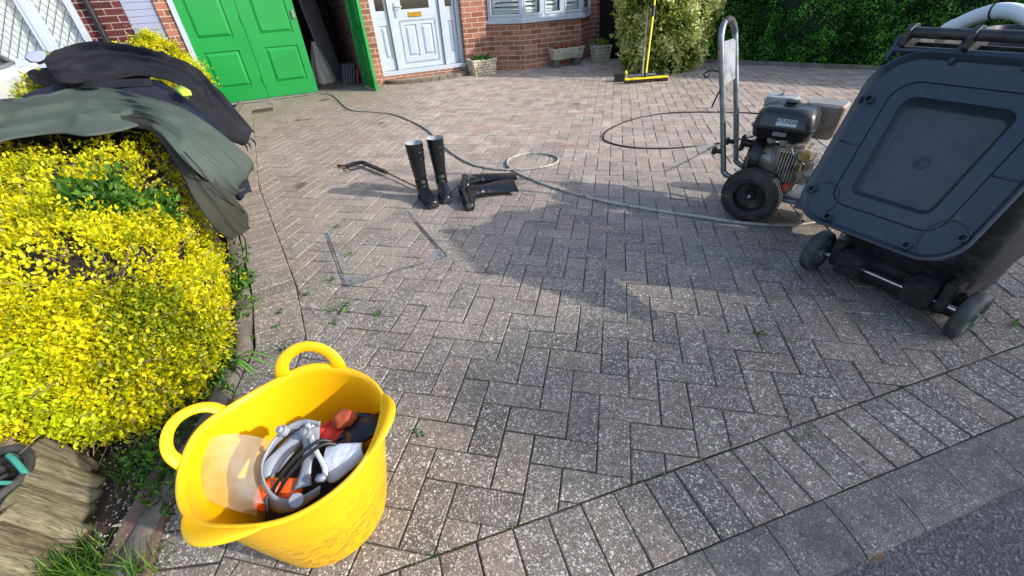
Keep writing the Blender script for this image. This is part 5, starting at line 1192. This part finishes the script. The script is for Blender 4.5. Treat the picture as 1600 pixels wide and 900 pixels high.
b = MB(); b.cyl(pA, pB, .0135, 12); b.cyl(pB, pC, .0115, 12); b.build('pole', M['yellow'], br, auto=40)
b = MB(); b.cyl(pB-pdir*.06, pB+pdir*.07, .021, 12); b.cyl(pA-pdir*.02, pA+pdir*.05, .02, 12); b.box(tuple(pB+Vector((.015, -.02, -.02))), tuple(pB+Vector((.04, .01, .02)))); b.build('pole_clamp', M['black'], br, auto=40)
sq = thing('long_squeegee', 'pale wooden handled squeegee standing behind the yellow broom', 'squeegee')
a0_ = G(982, 123); a1_ = G(1024, 119); b = MB(); Ms = frame(a0_, (a1_-a0_)); b.box((0, -.012, .02), ((a1_-a0_).length, .012, .05), Ms, .004); b.build('squeegee_head', M['steel'], sq)
b = MB(); b.box((0.005, -.003, .0), ((a1_-a0_).length-.005, .003, .02), Ms); b.build('rubber_blade', M['black'], sq)
hp = (a0_+a1_)*.5+Vector((.0, 0, .05)); b = MB(); b.cyl(hp, hp+Vector((.03, .22, 1.1)), .012, 10); b.build('handle', mat('pale_wood_handle', 'a99f84', .7), sq, auto=40)
b = MB(); b.lathe([(.001, .06), (.014, .055), (.022, .03), (.02, 0), (.001, 0)], 12, Matrix.Translation(G(977, 124)+Vector((0, 0, .06)))); o = b.build('yellow_float', M['yellow'], None, smooth=True); tag(o, 'small yellow plastic cap on the black box by the broom', 'cap')

# ------------------------------------------------------------------ pressure washer
WX = Vector((.73, -.69, 0)).normalized()       # from the handle towards the engine end
MW = frame(Vector((1.41, 2.23, 0)), WX)         # y = away from the camera, x = to the right
pw = thing('pressure_washer', 'petrol pressure washer on two wheels with tall steel handle, beside the open bin', 'pressure washer')
def WV(x, y, z): return MW @ Vector((x, y, z))
def WL(x, y, z): return MW @ Vector((x-.235*max(0, z-.24), y, .24+(z-.24)*.955 if z > .24 else z))      # the handle leans back
def pw_wheel(y):
    A_ = MW @ Matrix.Translation((0, y, .155)) @ Matrix.Rotation(R_(90), 4, 'X'); b = MB()
    b.lathe([(.088, -.034), (.105, -.040), (.132, -.041), (.147, -.032), (.1535, -.016), (.155, 0), (.1535, .016), (.147, .032), (.132, .041), (.105, .040), (.088, .034)], 60, A_)
    wh = b.build('wheel', M['rubber'], pw, smooth=True); b = MB()
    for i in range(46):
        a = 2*math.pi*i/46
        for r_ in range(4):
            z0 = -.033+r_*.0175; aa = a+(.07 if r_ % 2 else 0); rr4 = .1545 if r_ in (1, 2) else .1495
            Mq = A_ @ Matrix.Rotation(aa, 4, 'Z'); b.box((rr4-.004, -.0075, z0), (rr4+.003, .0075, z0+.0135), Mq)
    b.build('tread', M['rubber'], wh)
    b = MB(); b.lathe([(.088, .034), (.084, .036), (.080, .028), (.072, .012), (.03, .006), (.026, .018), (.001, .018)], 36, A_); b.lathe([(.088, -.034), (.084, -.036), (.080, -.028), (.072, -.012), (.03, -.006), (.026, -.018), (.001, -.018)], 36, A_); b.build('rim', mat('black_steel_rim', '1d1e20', .45, .4, var=.3, dirt='4a4843', dscale=14), wh, auto=40)
    b = MB(); 
    for s_ in (1, -1): b.cyl((0, 0, s_*.018), (0, 0, s_*.034), .013, 6, M=A_); b.cyl((0, 0, s_*.034), (0, 0, s_*.044), .006, 8, M=A_)
    b.build('axle_nut', M['chrome'], wh, auto=40)
pw_wheel(0.0); pw_wheel(.50)
b = MB(); b.cyl(WV(0, .02, .155), WV(0, .48, .155), .009); b.build('axle', M['steel'], pw, auto=40)
fr_ = mat('grey_painted_frame', '6f7478', .4, .5, var=.15, scale=15, dirt='4e4c48', dscale=10)
# handle: a tall hoop with bent corners
YA, YB = .05, .27; XH = -.19
hp_ = [WL(-.02, YA, .20), WL(-.10, YA, .205), WL(XH+.008, YA, .235), WL(XH, YA, .29), WL(XH, YA, .6), WL(XH-.005, YA, .92), WL(XH-.005, YA+.012, .985), WL(XH-.005, YA+.05, 1.025), WL(XH-.005, (YA+YB)/2, 1.035), WL(XH-.005, YB-.05, 1.025), WL(XH-.005, YB-.012, .985), WL(XH-.005, YB, .92), WL(XH, YB, .6), WL(XH, YB, .29), WL(XH+.008, YB, .235), WL(-.10, YB, .205), WL(-.02, YB, .20)]
b = MB(); b.tube(cat_rom(hp_, 5), .0155, 14); b.build('handle', M['steel'], pw, smooth=True)
b = MB(); b.tube([WL(XH-.005, YA+.06, 1.028), WL(XH-.005, (YA+YB)/2, 1.036), WL(XH-.005, YB-.06, 1.028)], .019, 14); b.build('hand_grip', M['rubber'], pw, smooth=True)
MP = MW @ Matrix.Translation((XH-.19*0, 0, 0)) @ Matrix(((1, 0, -.235, .235*.24), (0, 1, 0, 0), (0, 0, 1, 0), (0, 0, 0, 1))) @ Matrix.Translation((-XH, 0, 0))
b = MB(); b.box((XH-.028, YA+.0, .70), (XH-.006, YB-.0, .905), MP, .006); pn = b.build('label_plate', mat('grey_label_plate', '8f9296', .45, var=.1, dirt='5e5f60', dscale=14), pw)
b = MB(); b.box((XH-.0295, YA+.04, .80), (XH-.0283, YA+.15, .855), MP); b.box((XH-.0295, YA+.04, .735), (XH-.0283, YA+.15, .785), MP); b.build('label', M['white'], pn)
b = MB(); b.cyl(WL(XH-.02, YA+.10, .905), WL(XH-.02, YA+.10, .93), .014, 10); b.cyl(WL(XH-.02, YA+.15, .905), WL(XH-.02, YA+.15, .925), .012, 10); b.build('nozzle_tips', M['gold'], pn, auto=40)
b = MB(); b.tube(cat_rom([WL(XH, YA, .79), WL(XH-.05, YA-.01, .80), WL(XH-.09, YA-.02, .785), WL(XH-.085, YA-.02, .765), WL(XH-.06, YA-.02, .775)], 5), .004, 6); b.tube([WL(XH, YA-.01, .72), WL(XH-.03, YA-.02, .66), WL(XH-.05, YA-.03, .61)], .005, 6); b.build('hose_hook', M['black'], pw, smooth=True)
for y in (YA, YB):
    for z in (.42,): 
        b = MB(); b.cyl(WL(XH-.06, y-.01, z-.06), WL(XH-.0, y, z-.06), .014, 8); b.cyl(WL(XH-.058, y-.01, z-.06), WL(XH-.038, y-.005, z-.06), .023, 8); b.build('clamp_knob', M['black'], pw, auto=40)
# frame and base plate
b = MB()
for y in (YA, YB): b.tube(cat_rom([WV(-.11, y, .215), WV(-.02, y, .17), WV(.1, y, .15), WV(.50, y, .15), WV(.56, y, .12), WV(.57, y, .02)], 4), .0145, 10)
b.cyl(WV(.56, YA, .035), WV(.56, YB, .035), .0145); b.build('frame', fr_, pw, smooth=True)
b = MB(); b.box((.02, .04, .165), (.55, .40, .178), MW, .003); b.box((.22, .035, .12), (.40, .05, .165), MW, .003); b.build('base_plate', fr_, pw)
b = MB(); b.cyl(WV(.30, .03, .145), WV(.30, .055, .145), .012, 6); b.build('bolt', M['chrome'], pw, auto=40)
for y in (YA, YB):
    b = MB(); b.cyl(WV(.57, y, .0), WV(.57, y, .035), .02, 12); b.build('rubber_foot', M['rubber'], pw, auto=40)
# engine
eng = mat('dirty_engine_metal', '99938a', .5, .5, var=.3, scale=22, dirt='3c3733', dscale=16, dth=(.5, .68), bump=.4, bscale=60)
EX, EY = .05, .16
b = MB(); b.cyl(WV(EX-.12, EY, .33), WV(EX+.10, EY, .33), .085, 20); b.box((EX-.06, EY-.10, .18), (EX+.13, EY+.10, .30), MW, .012); b.box((EX-.02, EY-.09, .26), (EX+.14, EY+.09, .44), MW, .02)
ek = b.build('engine_block', eng, pw, auto=40)
b = MB()
for i in range(7): b.box((EX+.02+i*.014, EY-.125, .25), (EX+.027+i*.014, EY-.085, .41), MW)
b.build('cooling_fin', eng, ek)
b = MB(); A_ = MW @ Matrix.Translation((EX-.07, EY-.0, .33)) @ Matrix.Rotation(R_(-90), 4, 'Y')
b.lathe([(.115, 0), (.122, .02), (.118, .055), (.095, .075), (.04, .08), (.001, .08)], 30, A_); b.box((EX-.13, EY-.10, .24), (EX-.05, EY+.08, .40), MW, .025); b.build('fan_cover', M['black'], ek, auto=40)
b = MB()
for i in range(6): b.box((EX-.155, EY-.085+.0, .245+i*.016), (EX-.128, EY-.02, .252+i*.016), MW)
b.build('cooling_slots', M['rubber'], ek)
b = MB(); b.cyl(WV(EX-.14, EY-.04, .40), WV(EX-.19, EY-.055, .41), .022, 10); b.box((EX-.20, EY-.075, .36), (EX-.18, EY-.035, .45), MW, .006); b.build('pull_handle', M['black'], ek, auto=40)
b = MB(); b.cyl(WV(EX+.16, EY-.06, .30), WV(EX+.16, EY-.06, .30)+Vector((0, 0, .0))+MW.to_3x3() @ Vector((.07, 0, 0)), .045, 16); b.box((EX+.12, EY-.10, .24), (EX+.19, EY+.06, .38), MW, .012); b.cyl(WV(EX+.2, EY+.05, .36), WV(EX+.28, EY-.02, .40), .009); b.build('pump', eng, pw, auto=40)
b = MB(); b.cyl(WV(EX+.10, EY-.10, .235), WV(EX+.10, EY-.145, .232), .017, 14); b.build('oil_cap', mat('orange_red_cap', 'c4452a', .5), ek, auto=40)
b = MB(); b.box((EX+.11, EY-.145, .385), (EX+.165, EY-.09, .425), MW, .008); b.cyl(WV(EX+.13, EY-.15, .37), WV(EX+.13, EY-.13, .33), .012, 10); b.build('carburettor', mat('brass_carburettor', 'a39262', .4, .8, var=.2), ek, auto=40)
b = MB()
for p in (((EX-.03, EY-.12, .42), (EX+.0, EY-.14, .36), (EX+.04, EY-.13, .28)), ((EX+.06, EY-.11, .44), (EX+.09, EY-.13, .40), (EX+.15, EY-.12, .36)), ((EX-.06, EY-.10, .25), (EX+.0, EY-.13, .23), (EX+.02, EY-.13, .28))): b.tube(cat_rom([WV(*q_) for q_ in p], 5), .0045, 6)
b.build('cables', M['steel'], ek, smooth=True)
for dx in (-.04, .02):
    b = MB(); b.cyl(WV(EX+dx, EY-.11, .455), WV(EX+dx, EY-.13, .455), .012, 8); b.box((EX+dx-.02, EY-.12, .445), (EX+dx+.02, EY-.07, .475), MW, .004); b.build('tank_bracket', M['steel'], ek)
# fuel tank: a pressed shell with a seam flange
tk = mat('black_fuel_tank', '1e2024', .28, var=.3, scale=7, dirt='5a5754', dscale=6, dth=(.55, .8))
TCX, TCY = EX-.01, EY-.02
def trr(z, w_, d_, r, sl=0): return [(TCX+x, TCY+y, z-.015) for x, y in rrect(w_, d_, r, 5)]
b = MB(); b.rings([trr(.47, .22, .17, .03), trr(.485, .27, .205, .035), trr(.53, .285, .22, .035), trr(.535, .30, .235, .035), trr(.542, .30, .235, .035), trr(.545, .285, .22, .035), trr(.60, .27, .205, .045), trr(.625, .245, .18, .05), trr(.635, .20, .14, .05), trr(.636, .10, .07, .03)], MW)
ft = b.build('fuel_tank', tk, pw, auto=50)
b = MB(); b.lathe([(.040, 0), (.042, .003), (.032, .004), (.031, .008), (.001, .009)], 24, MW @ Matrix.Translation((TCX, TCY, .62))); b.lathe([(.033, .010), (.036, .019), (.030, .022), (.001, .022)], 8, MW @ Matrix.Translation((TCX, TCY, .622))); b.build('filler_cap', M['black'], ft, auto=40)
b = MB()
for x in (-.095, .085): b.box((TCX+x-.020, TCY-.07, .6065), (TCX+x+.020, TCY-.03, .6115), MW)
b.build('warning_sticker', mat('lime_sticker', 'c7d23a', .5), ft)
Mlab = MW @ Matrix.Translation((TCX+.02, TCY-.1105, .557)) @ Matrix.Rotation(R_(90-13), 4, 'X')
b = MB(); b.box((-.048, -.017, -.001), (.048, .017, .0022), Mlab); lb = b.build('label', mat('silver_label', 'b9bec4', .4, var=.05), ft)
text_mesh('HYUNDAI', .026, mat('dark_lettering', '15181c', .5), Mlab @ Matrix.Translation((0, .005, .0024)), lb, bold=.0006, sx=.82)
b = MB(); b.box((TCX-.03, TCY-.1135, .487), (TCX+.035, TCY-.1045, .507), MW); b.build('label', mat('brown_label', '7b746c', .5, dirt='4c4844', dscale=60), ft)
# air filter box and silencer behind the tank
b = MB(); b.rings([[(EX-.10+x, EY+.17+y, z) for x, y in rrect(w_, d_, .025, 4)] for z, w_, d_ in ((.44, .14, .12), (.605, .16, .13), (.625, .145, .12), (.628, .05, .04))], MW); b.lathe([(.013, 0), (.013, .012), (.004, .014), (.004, .028), (.001, .028)], 12, MW @ Matrix.Translation((EX-.10, EY+.16, .628))); b.build('air_filter_box', mat('dusty_grey_plastic', '8e9092', .5, var=.12, dirt='6a6560', dscale=9), pw, auto=40)
b = MB(); b.rings([[(EX+.12+x, EY+.19+y, z-.0) for x, y in rrect(w_, d_, .02, 4)] for z, w_, d_ in ((.43, .14, .13), (.45, .17, .15), (.60, .19, .16), (.612, .17, .14), (.613, .05, .04))], MW); b.build('silencer', mat('heat_stained_steel', '9a938a', .5, .5, var=.15, scale=8, dirt='8a4f40', dscale=6, dth=(.5, .7)), pw, auto=40)

# ------------------------------------------------------------------ log edging, pot of rope, weeds, stones
LG = [((129, 738), (58, 700), 0.04), ((134, 760), (45, 727), 0.036), ((130, 782), (32, 752), 0.036), ((122, 808), (22, 778), 0.038), ((106, 838), (4, 805), 0.039), ((82, 866), (-18, 835), 0.039), ((57, 893), (-45, 868), 0.04), ((28, 925), (-72, 900), 0.04), ((-6, 955), (-100, 930), 0.039)]
bw_ = ['topmost log of the low log edging, dark cracked end', 'second log down in the low log edging', 'third log down in the log edging, mossy', 'fourth log down in the log edging, beside the teal rope', 'fifth log down in the log edging', 'sixth log down in the log edging', 'seventh log down, at the foot of the photo', 'eighth log, cut by the lower edge of the photo', 'ninth log, beyond the lower corner']
for i, ((u0, v0), (u1, v1), r) in enumerate(LG):
    a_ = G(u0, v0, .03); c_ = G(u1, v1, .125); d = (c_-a_).normalized(); a_ = a_-d*.03; b = MB(); n = 26; jt_ = (.5-((i*37) % 10)/10)*.016; x_ = d.orthogonal().normalized(); y_ = d.cross(x_); rs = []; L_ = (c_-a_).length
    for s_ in range(14):
        t_ = s_/13; rr5 = r*(1 if 0 < s_ < 13 else .84)*(1+.03*math.sin(t_*5+i)); rs.append([tuple(a_+jt_*d+d*(L_*(.03+.94*(s_-1)/11 if 0 < s_ < 13 else t_))+(x_*math.cos(q)+y_*math.sin(q))*rr5*(1+.03*noise.noise(Vector((math.cos(q)*2, math.sin(q)*2, i*3+t_*.7)))+.045*noise.noise(Vector((math.cos(q)*7, math.sin(q)*7, i+t_))))) for q in [2*math.pi*k_/n for k_ in range(n)]])
    b.rings(rs); o = b.build('edging_log', M['log'], None, auto=32); at = o.data.attributes.new('grain', 'FLOAT_VECTOR', 'POINT'); at.data.foreach_set('vector', [c_v for s_ in range(14) for k_ in range(n) for c_v in (math.cos(2*math.pi*k_/n)*r*1.0, math.sin(2*math.pi*k_/n)*r, s_/13*L_*.12+i*.7)]); at = o.data.attributes.new('tint', 'FLOAT', 'POINT'); at.data.foreach_set('value', [((i*61) % 17)/17]*(14*n)); tag(o, bw_[i], 'log', 'logs of the low edging')
a_, c_ = G(44, 708, .05), G(2, 690, .13)
b = MB(); b.tube([a_, a_.lerp(c_, .5), c_], [.036, .038, .034], 16); o = b.build('broken_log', mat('brown_cut_wood', '86735f', .85, var=.25, bump=.5, dirt='4f4030', dscale=9), None, auto=40); tag(o, 'short brown broken log behind the top of the log edging', 'log')
pc = G(-22, 765, .12); rp_ = thing('rope_bundle', 'black rope coil with a teal string beside the logs at the left edge', 'rope')
for k_ in range(5):
    b = MB(); b.tube([pc+Vector(((.085+.006*k_)*math.cos(q), (.085+.006*k_)*math.sin(q), -.09+.03*k_+.006*math.sin(3*q+k_))) for q in [2*math.pi*j/36 for j in range(36)]], .012, 8, loop=True); b.build('coil', M['rubber'], rp_, smooth=True)
b = MB(); b.tube(cat_rom([pc+Vector((.10, -.02, -.09)), pc+Vector((.125, .0, -.04)), pc+Vector((.10, .035, .05)), pc+Vector((.06, .06, .07))], 6), .008, 6); b.tube(cat_rom([pc+Vector((.11, .04, -.09)), pc+Vector((.13, .02, -.02)), pc+Vector((.09, -.02, .06))], 6), .006, 6); b.build('teal_string', mat('teal_string', '2a7568', .85, var=.25, scale=90), rp_, smooth=True)

def blades(name, spots, m, label=None, cat=None, kind='stuff'):
    b = []; vs, fs, tt = [], [], []
    for (c, n, L, spread, wd) in spots:
        for i in range(n):
            a = random.uniform(0, 6.28); lean = random.uniform(.15, 1.1); l_ = L*random.uniform(.5, 1.2); base = Vector(c)+Vector((random.gauss(0, spread), random.gauss(0, spread), 0)); d = Vector((math.cos(a), math.sin(a), 0)); s_ = Vector((-d.y, d.x, 0))*wd*random.uniform(.6, 1.2); o0 = len(vs)
            for t_ in (0, .35, .7, 1): 
                p = base+d*l_*lean*t_**1.6*.8+Vector((0, 0, l_*(t_-.35*lean*t_*t_))); w2 = 1-t_**2
                vs.extend([tuple(p-s_*w2), tuple(p+s_*w2+Vector((0, 0, .0003)))])
            fs.extend([(o0+2*k_, o0+2*k_+1, o0+2*k_+3, o0+2*k_+2) for k_ in range(3)]); tt.extend([random.random()]*3)
    me = bpy.data.meshes.new(name); me.from_pydata(vs, [], fs); at = me.attributes.new('tint', 'FLOAT', 'FACE'); at.data.foreach_set('value', tt); me.materials.append(m)
    o = bpy.data.objects.new(name, me); col.objects.link(o); return tag(o, label, cat, None, kind)
sp_ = []
for i in range(130):
    u, v = random.choice([(random.gauss(215, 35), random.gauss(640, 18)), (random.gauss(240, 25), random.gauss(725, 40)), (random.gauss(190, 25), random.gauss(745, 30)), (random.gauss(120, 35), random.gauss(650, 12)), (random.gauss(345, 16), random.gauss(600, 22)), (random.gauss(60, 50), random.gauss(650, 10)), (random.gauss(285, 20), random.gauss(640, 15))])
    sp_.append((G(u, v, .0), 16, .045, .02, .0016))
for i in range(26): sp_.append((G(random.gauss(120, 38), random.gauss(905, 22), .0), 24, .10, .022, .0022))
for i in range(8): sp_.append((G(random.gauss(235, 8), random.gauss(875, 25), 0), 12, .03, .01, .0013))
blades('grass', sp_, M['grass'], 'green grass tufts growing in the soil beside the bucket and logs', 'grass')
P, N = [], []
for i in range(240):
    u, v = random.choice([(random.gauss(215, 45), random.gauss(655, 22)), (random.gauss(245, 22), random.gauss(735, 30)), (random.gauss(95, 40), random.gauss(655, 14)), (random.gauss(350, 12), random.gauss(560, 25)), (random.gauss(378, 8), random.gauss(450, 30)), (random.gauss(5, 22), random.gauss(705, 8))]); c = G(u, v, .0)
    for j in range(16): P.append((c.x+random.gauss(0, .014), c.y+random.gauss(0, .014), .004+random.random()*.035)); N.append((random.gauss(0, .6), random.gauss(0, .6), .9))
o = leaves('ground_weeds', P, N, .024, M['leaf_lime'], None, .42, .45); tag(o, 'low leafy weeds spread over the soil bed', 'weeds', None, 'stuff')
sw = thing('strap_leaved_plant', 'few long arching green leaves over the edging behind the bucket', 'plant', G(372, 570)); b = MB()
c = G(366, 575, .01)
for tip, h in ((G(437, 562, .05), .07), (G(428, 572, .04), .06), (G(400, 590, .03), .055), (G(404, 583, .02), .06), (G(352, 540, .09), .06)):
    q = cat_rom([c, c.lerp(tip, .45)+Vector((0, 0, h)), tip], 6); q = [p-c*0 for p in q]
    b.tube(q, [.001+.0062*max(0, math.sin(math.pi*(.12+.88*i_/(len(q)-1)))) for i_ in range(len(q))], 5, flat=.12, up=(0, 0, 1))
b.v = [tuple(Vector(p)-sw.location) for p in b.v]; b.build('leaves', mat('strap_leaf', '4e7a2c', .4, var=.25), sw, smooth=True)
# small weeds in the joints, one thing each
WL_ = ['green weed at the far left corner of the manhole cover', 'small weed on the left edge of the manhole cover', 'weed at the near left corner of the manhole cover', 'weed just below the near left corner of the manhole cover', 'star shaped yellowish weed left of the manhole cover', 'pale leafy weed in the joint midway between the manhole cover and the bucket', 'second leafy sprig beside the pale weed between the manhole cover and the bucket', 'tiny weed beside the concrete edging level with the manhole cover', 'small sprig in the border course near the concrete edging',
 'weed in the gap against the concrete edging', 'flat rosette weed behind the bucket handle', 'upright sprig just behind the bucket handle', 'yellow green weed alone in the middle of the shaded paving', 'tiny moss like weed on the border course near the kerb', 'faint weed below the right wheel of the open bin', 'tiny weed right of the bucket', 'small weed between the bucket handle and the shade edge', 'little weed in the paving above the bucket']
wd = [(527, 355), (548, 400), (545, 478), (538, 487), (478, 462), (520, 487), (525, 505), (432, 512), (437, 488), (395, 530), (445, 545), (450, 560), (1186, 523), (1268, 676), (1583, 508), (655, 679), (590, 492), (517, 440)]
for i, (u, v) in enumerate(wd):
    P, N = [], []; c = G(u, v)
    for j in range(16): P.append((c.x+random.gauss(0, .010), c.y+random.gauss(0, .010), .002+random.random()*.010)); N.append((random.gauss(0, 1), random.gauss(0, 1), .5))
    o = leaves('joint_weed', P, N, .016 if i != 13 else .01, M['leaf_lime'], None, .4, .35); tag(o, WL_[i], 'weed', 'weeds in the paving joints')
# moss in joints
P, N = [], []
for i in range(9000):
    a = random.random(); 
    if a < .5: p = K0+KD*random.uniform(-1, 3.2)+KN*(random.choice((0.0, .2115))+random.gauss(0, .002))
    else:
        ii, jj = random.randint(-9, 9), random.randint(-18, -6); x, y = lat(ii+(random.random() if random.random() < .5 else 0), jj); p = Vector((x, y, 0))
        if random.random() < .5: x, y = lat(ii, jj+random.random()); p = Vector((x, y, 0))
        if (p-SD0).dot(KN) < 0 or p.x < -.85 or fbm(p, 3, 40) < .05: continue
        continue
    if fbm(p, 5, 50) < .0: continue
    P.append((p.x, p.y, -.006)); N.append((0, 0, 1))
o = leaves('joint_moss', P, N, .006, M['grass'], None, .7, .6); tag(o, 'thin moss along the joints of the paving edge', 'moss', None, 'stuff')
# gravel beside the edging
k = NT('small_stones'); k.set(Base_Color=k.ramp(k.n('Attribute', attribute_name='tint').outputs['Fac'], [(0., lin('6b655d')), (.5, lin('8f887e')), (.8, lin('aaa49a')), (1., lin('8b6a58'))]), Roughness=.85)
vs, fs, tt = [], [], []
for i in range(900):
    u, v = random.choice([(random.gauss(262, 14), random.gauss(775, 50)), (random.gauss(200, 50), random.gauss(740, 45)), (random.gauss(275, 14), random.gauss(720, 30)), (random.gauss(195, 18), random.gauss(850, 30)), (random.gauss(230, 30), random.gauss(700, 30))]); c = G(u, v, 0); r = random.uniform(.0015, .0055); o0 = len(vs); tv = random.random()
    c.z = .014+.0*r
    base = [(1, 0, 0), (.3, .9, 0), (-.8, .5, 0), (-.7, -.6, 0), (.4, -.9, 0), (0, 0, .7), (0, 0, -.7)]
    vs += [(c.x+r*x*random.uniform(.7, 1.2), c.y+r*y*random.uniform(.7, 1.2), c.z+r*z) for x, y, z in base]
    f = [(o0+j, o0+(j+1) % 5, o0+5) for j in range(5)]+[(o0+(j+1) % 5, o0+j, o0+6) for j in range(5)]; fs += f; tt += [tv]*10
me = bpy.data.meshes.new('gravel'); me.from_pydata(vs, [], fs); at = me.attributes.new('tint', 'FLOAT', 'FACE'); at.data.foreach_set('value', tt); me.materials.append(k.m)
o = bpy.data.objects.new('gravel', me); col.objects.link(o); tag(o, 'small pale stones scattered on the soil beside the edging', 'gravel', None, 'stuff')
# bare reddish paver slabs at the lower left beyond the edging
b = MB(); q = [G(262, 700), G(283, 745), G(235, 905), G(150, 905), G(205, 800)]; b.prism([(p.x, p.y) for p in q], -.01, .016); o = struct('old_paving_slab', b, mat('worn_red_paving', '6b534a', .9, var=.25, scale=9, dirt='4a3c34', dscale=6, bump=.5), bevel=.006)
# dead leaf on the kerb
b = MB(); c = G(1371, 873, .006); P = [[tuple(c+Vector((x*.9-y*.3, x*.4+y, .004+.004*abs(y)/.005*1.0+.003*math.sin(x*150)))) for y in (-.005*math.sin((x+.02)/.04*math.pi)-.0005, 0, .005*math.sin((x+.02)/.04*math.pi)+.0005)] for x in [-.02+.04*i/8 for i in range(9)]]
o = MB().grid(P).build('dead_leaf', mat('brown_dead_leaf', '8a6546', .8, var=.2), None, smooth=True, solid=.0008); tag(o, 'small brown curled dead leaf on the kerb by the road', 'leaf')
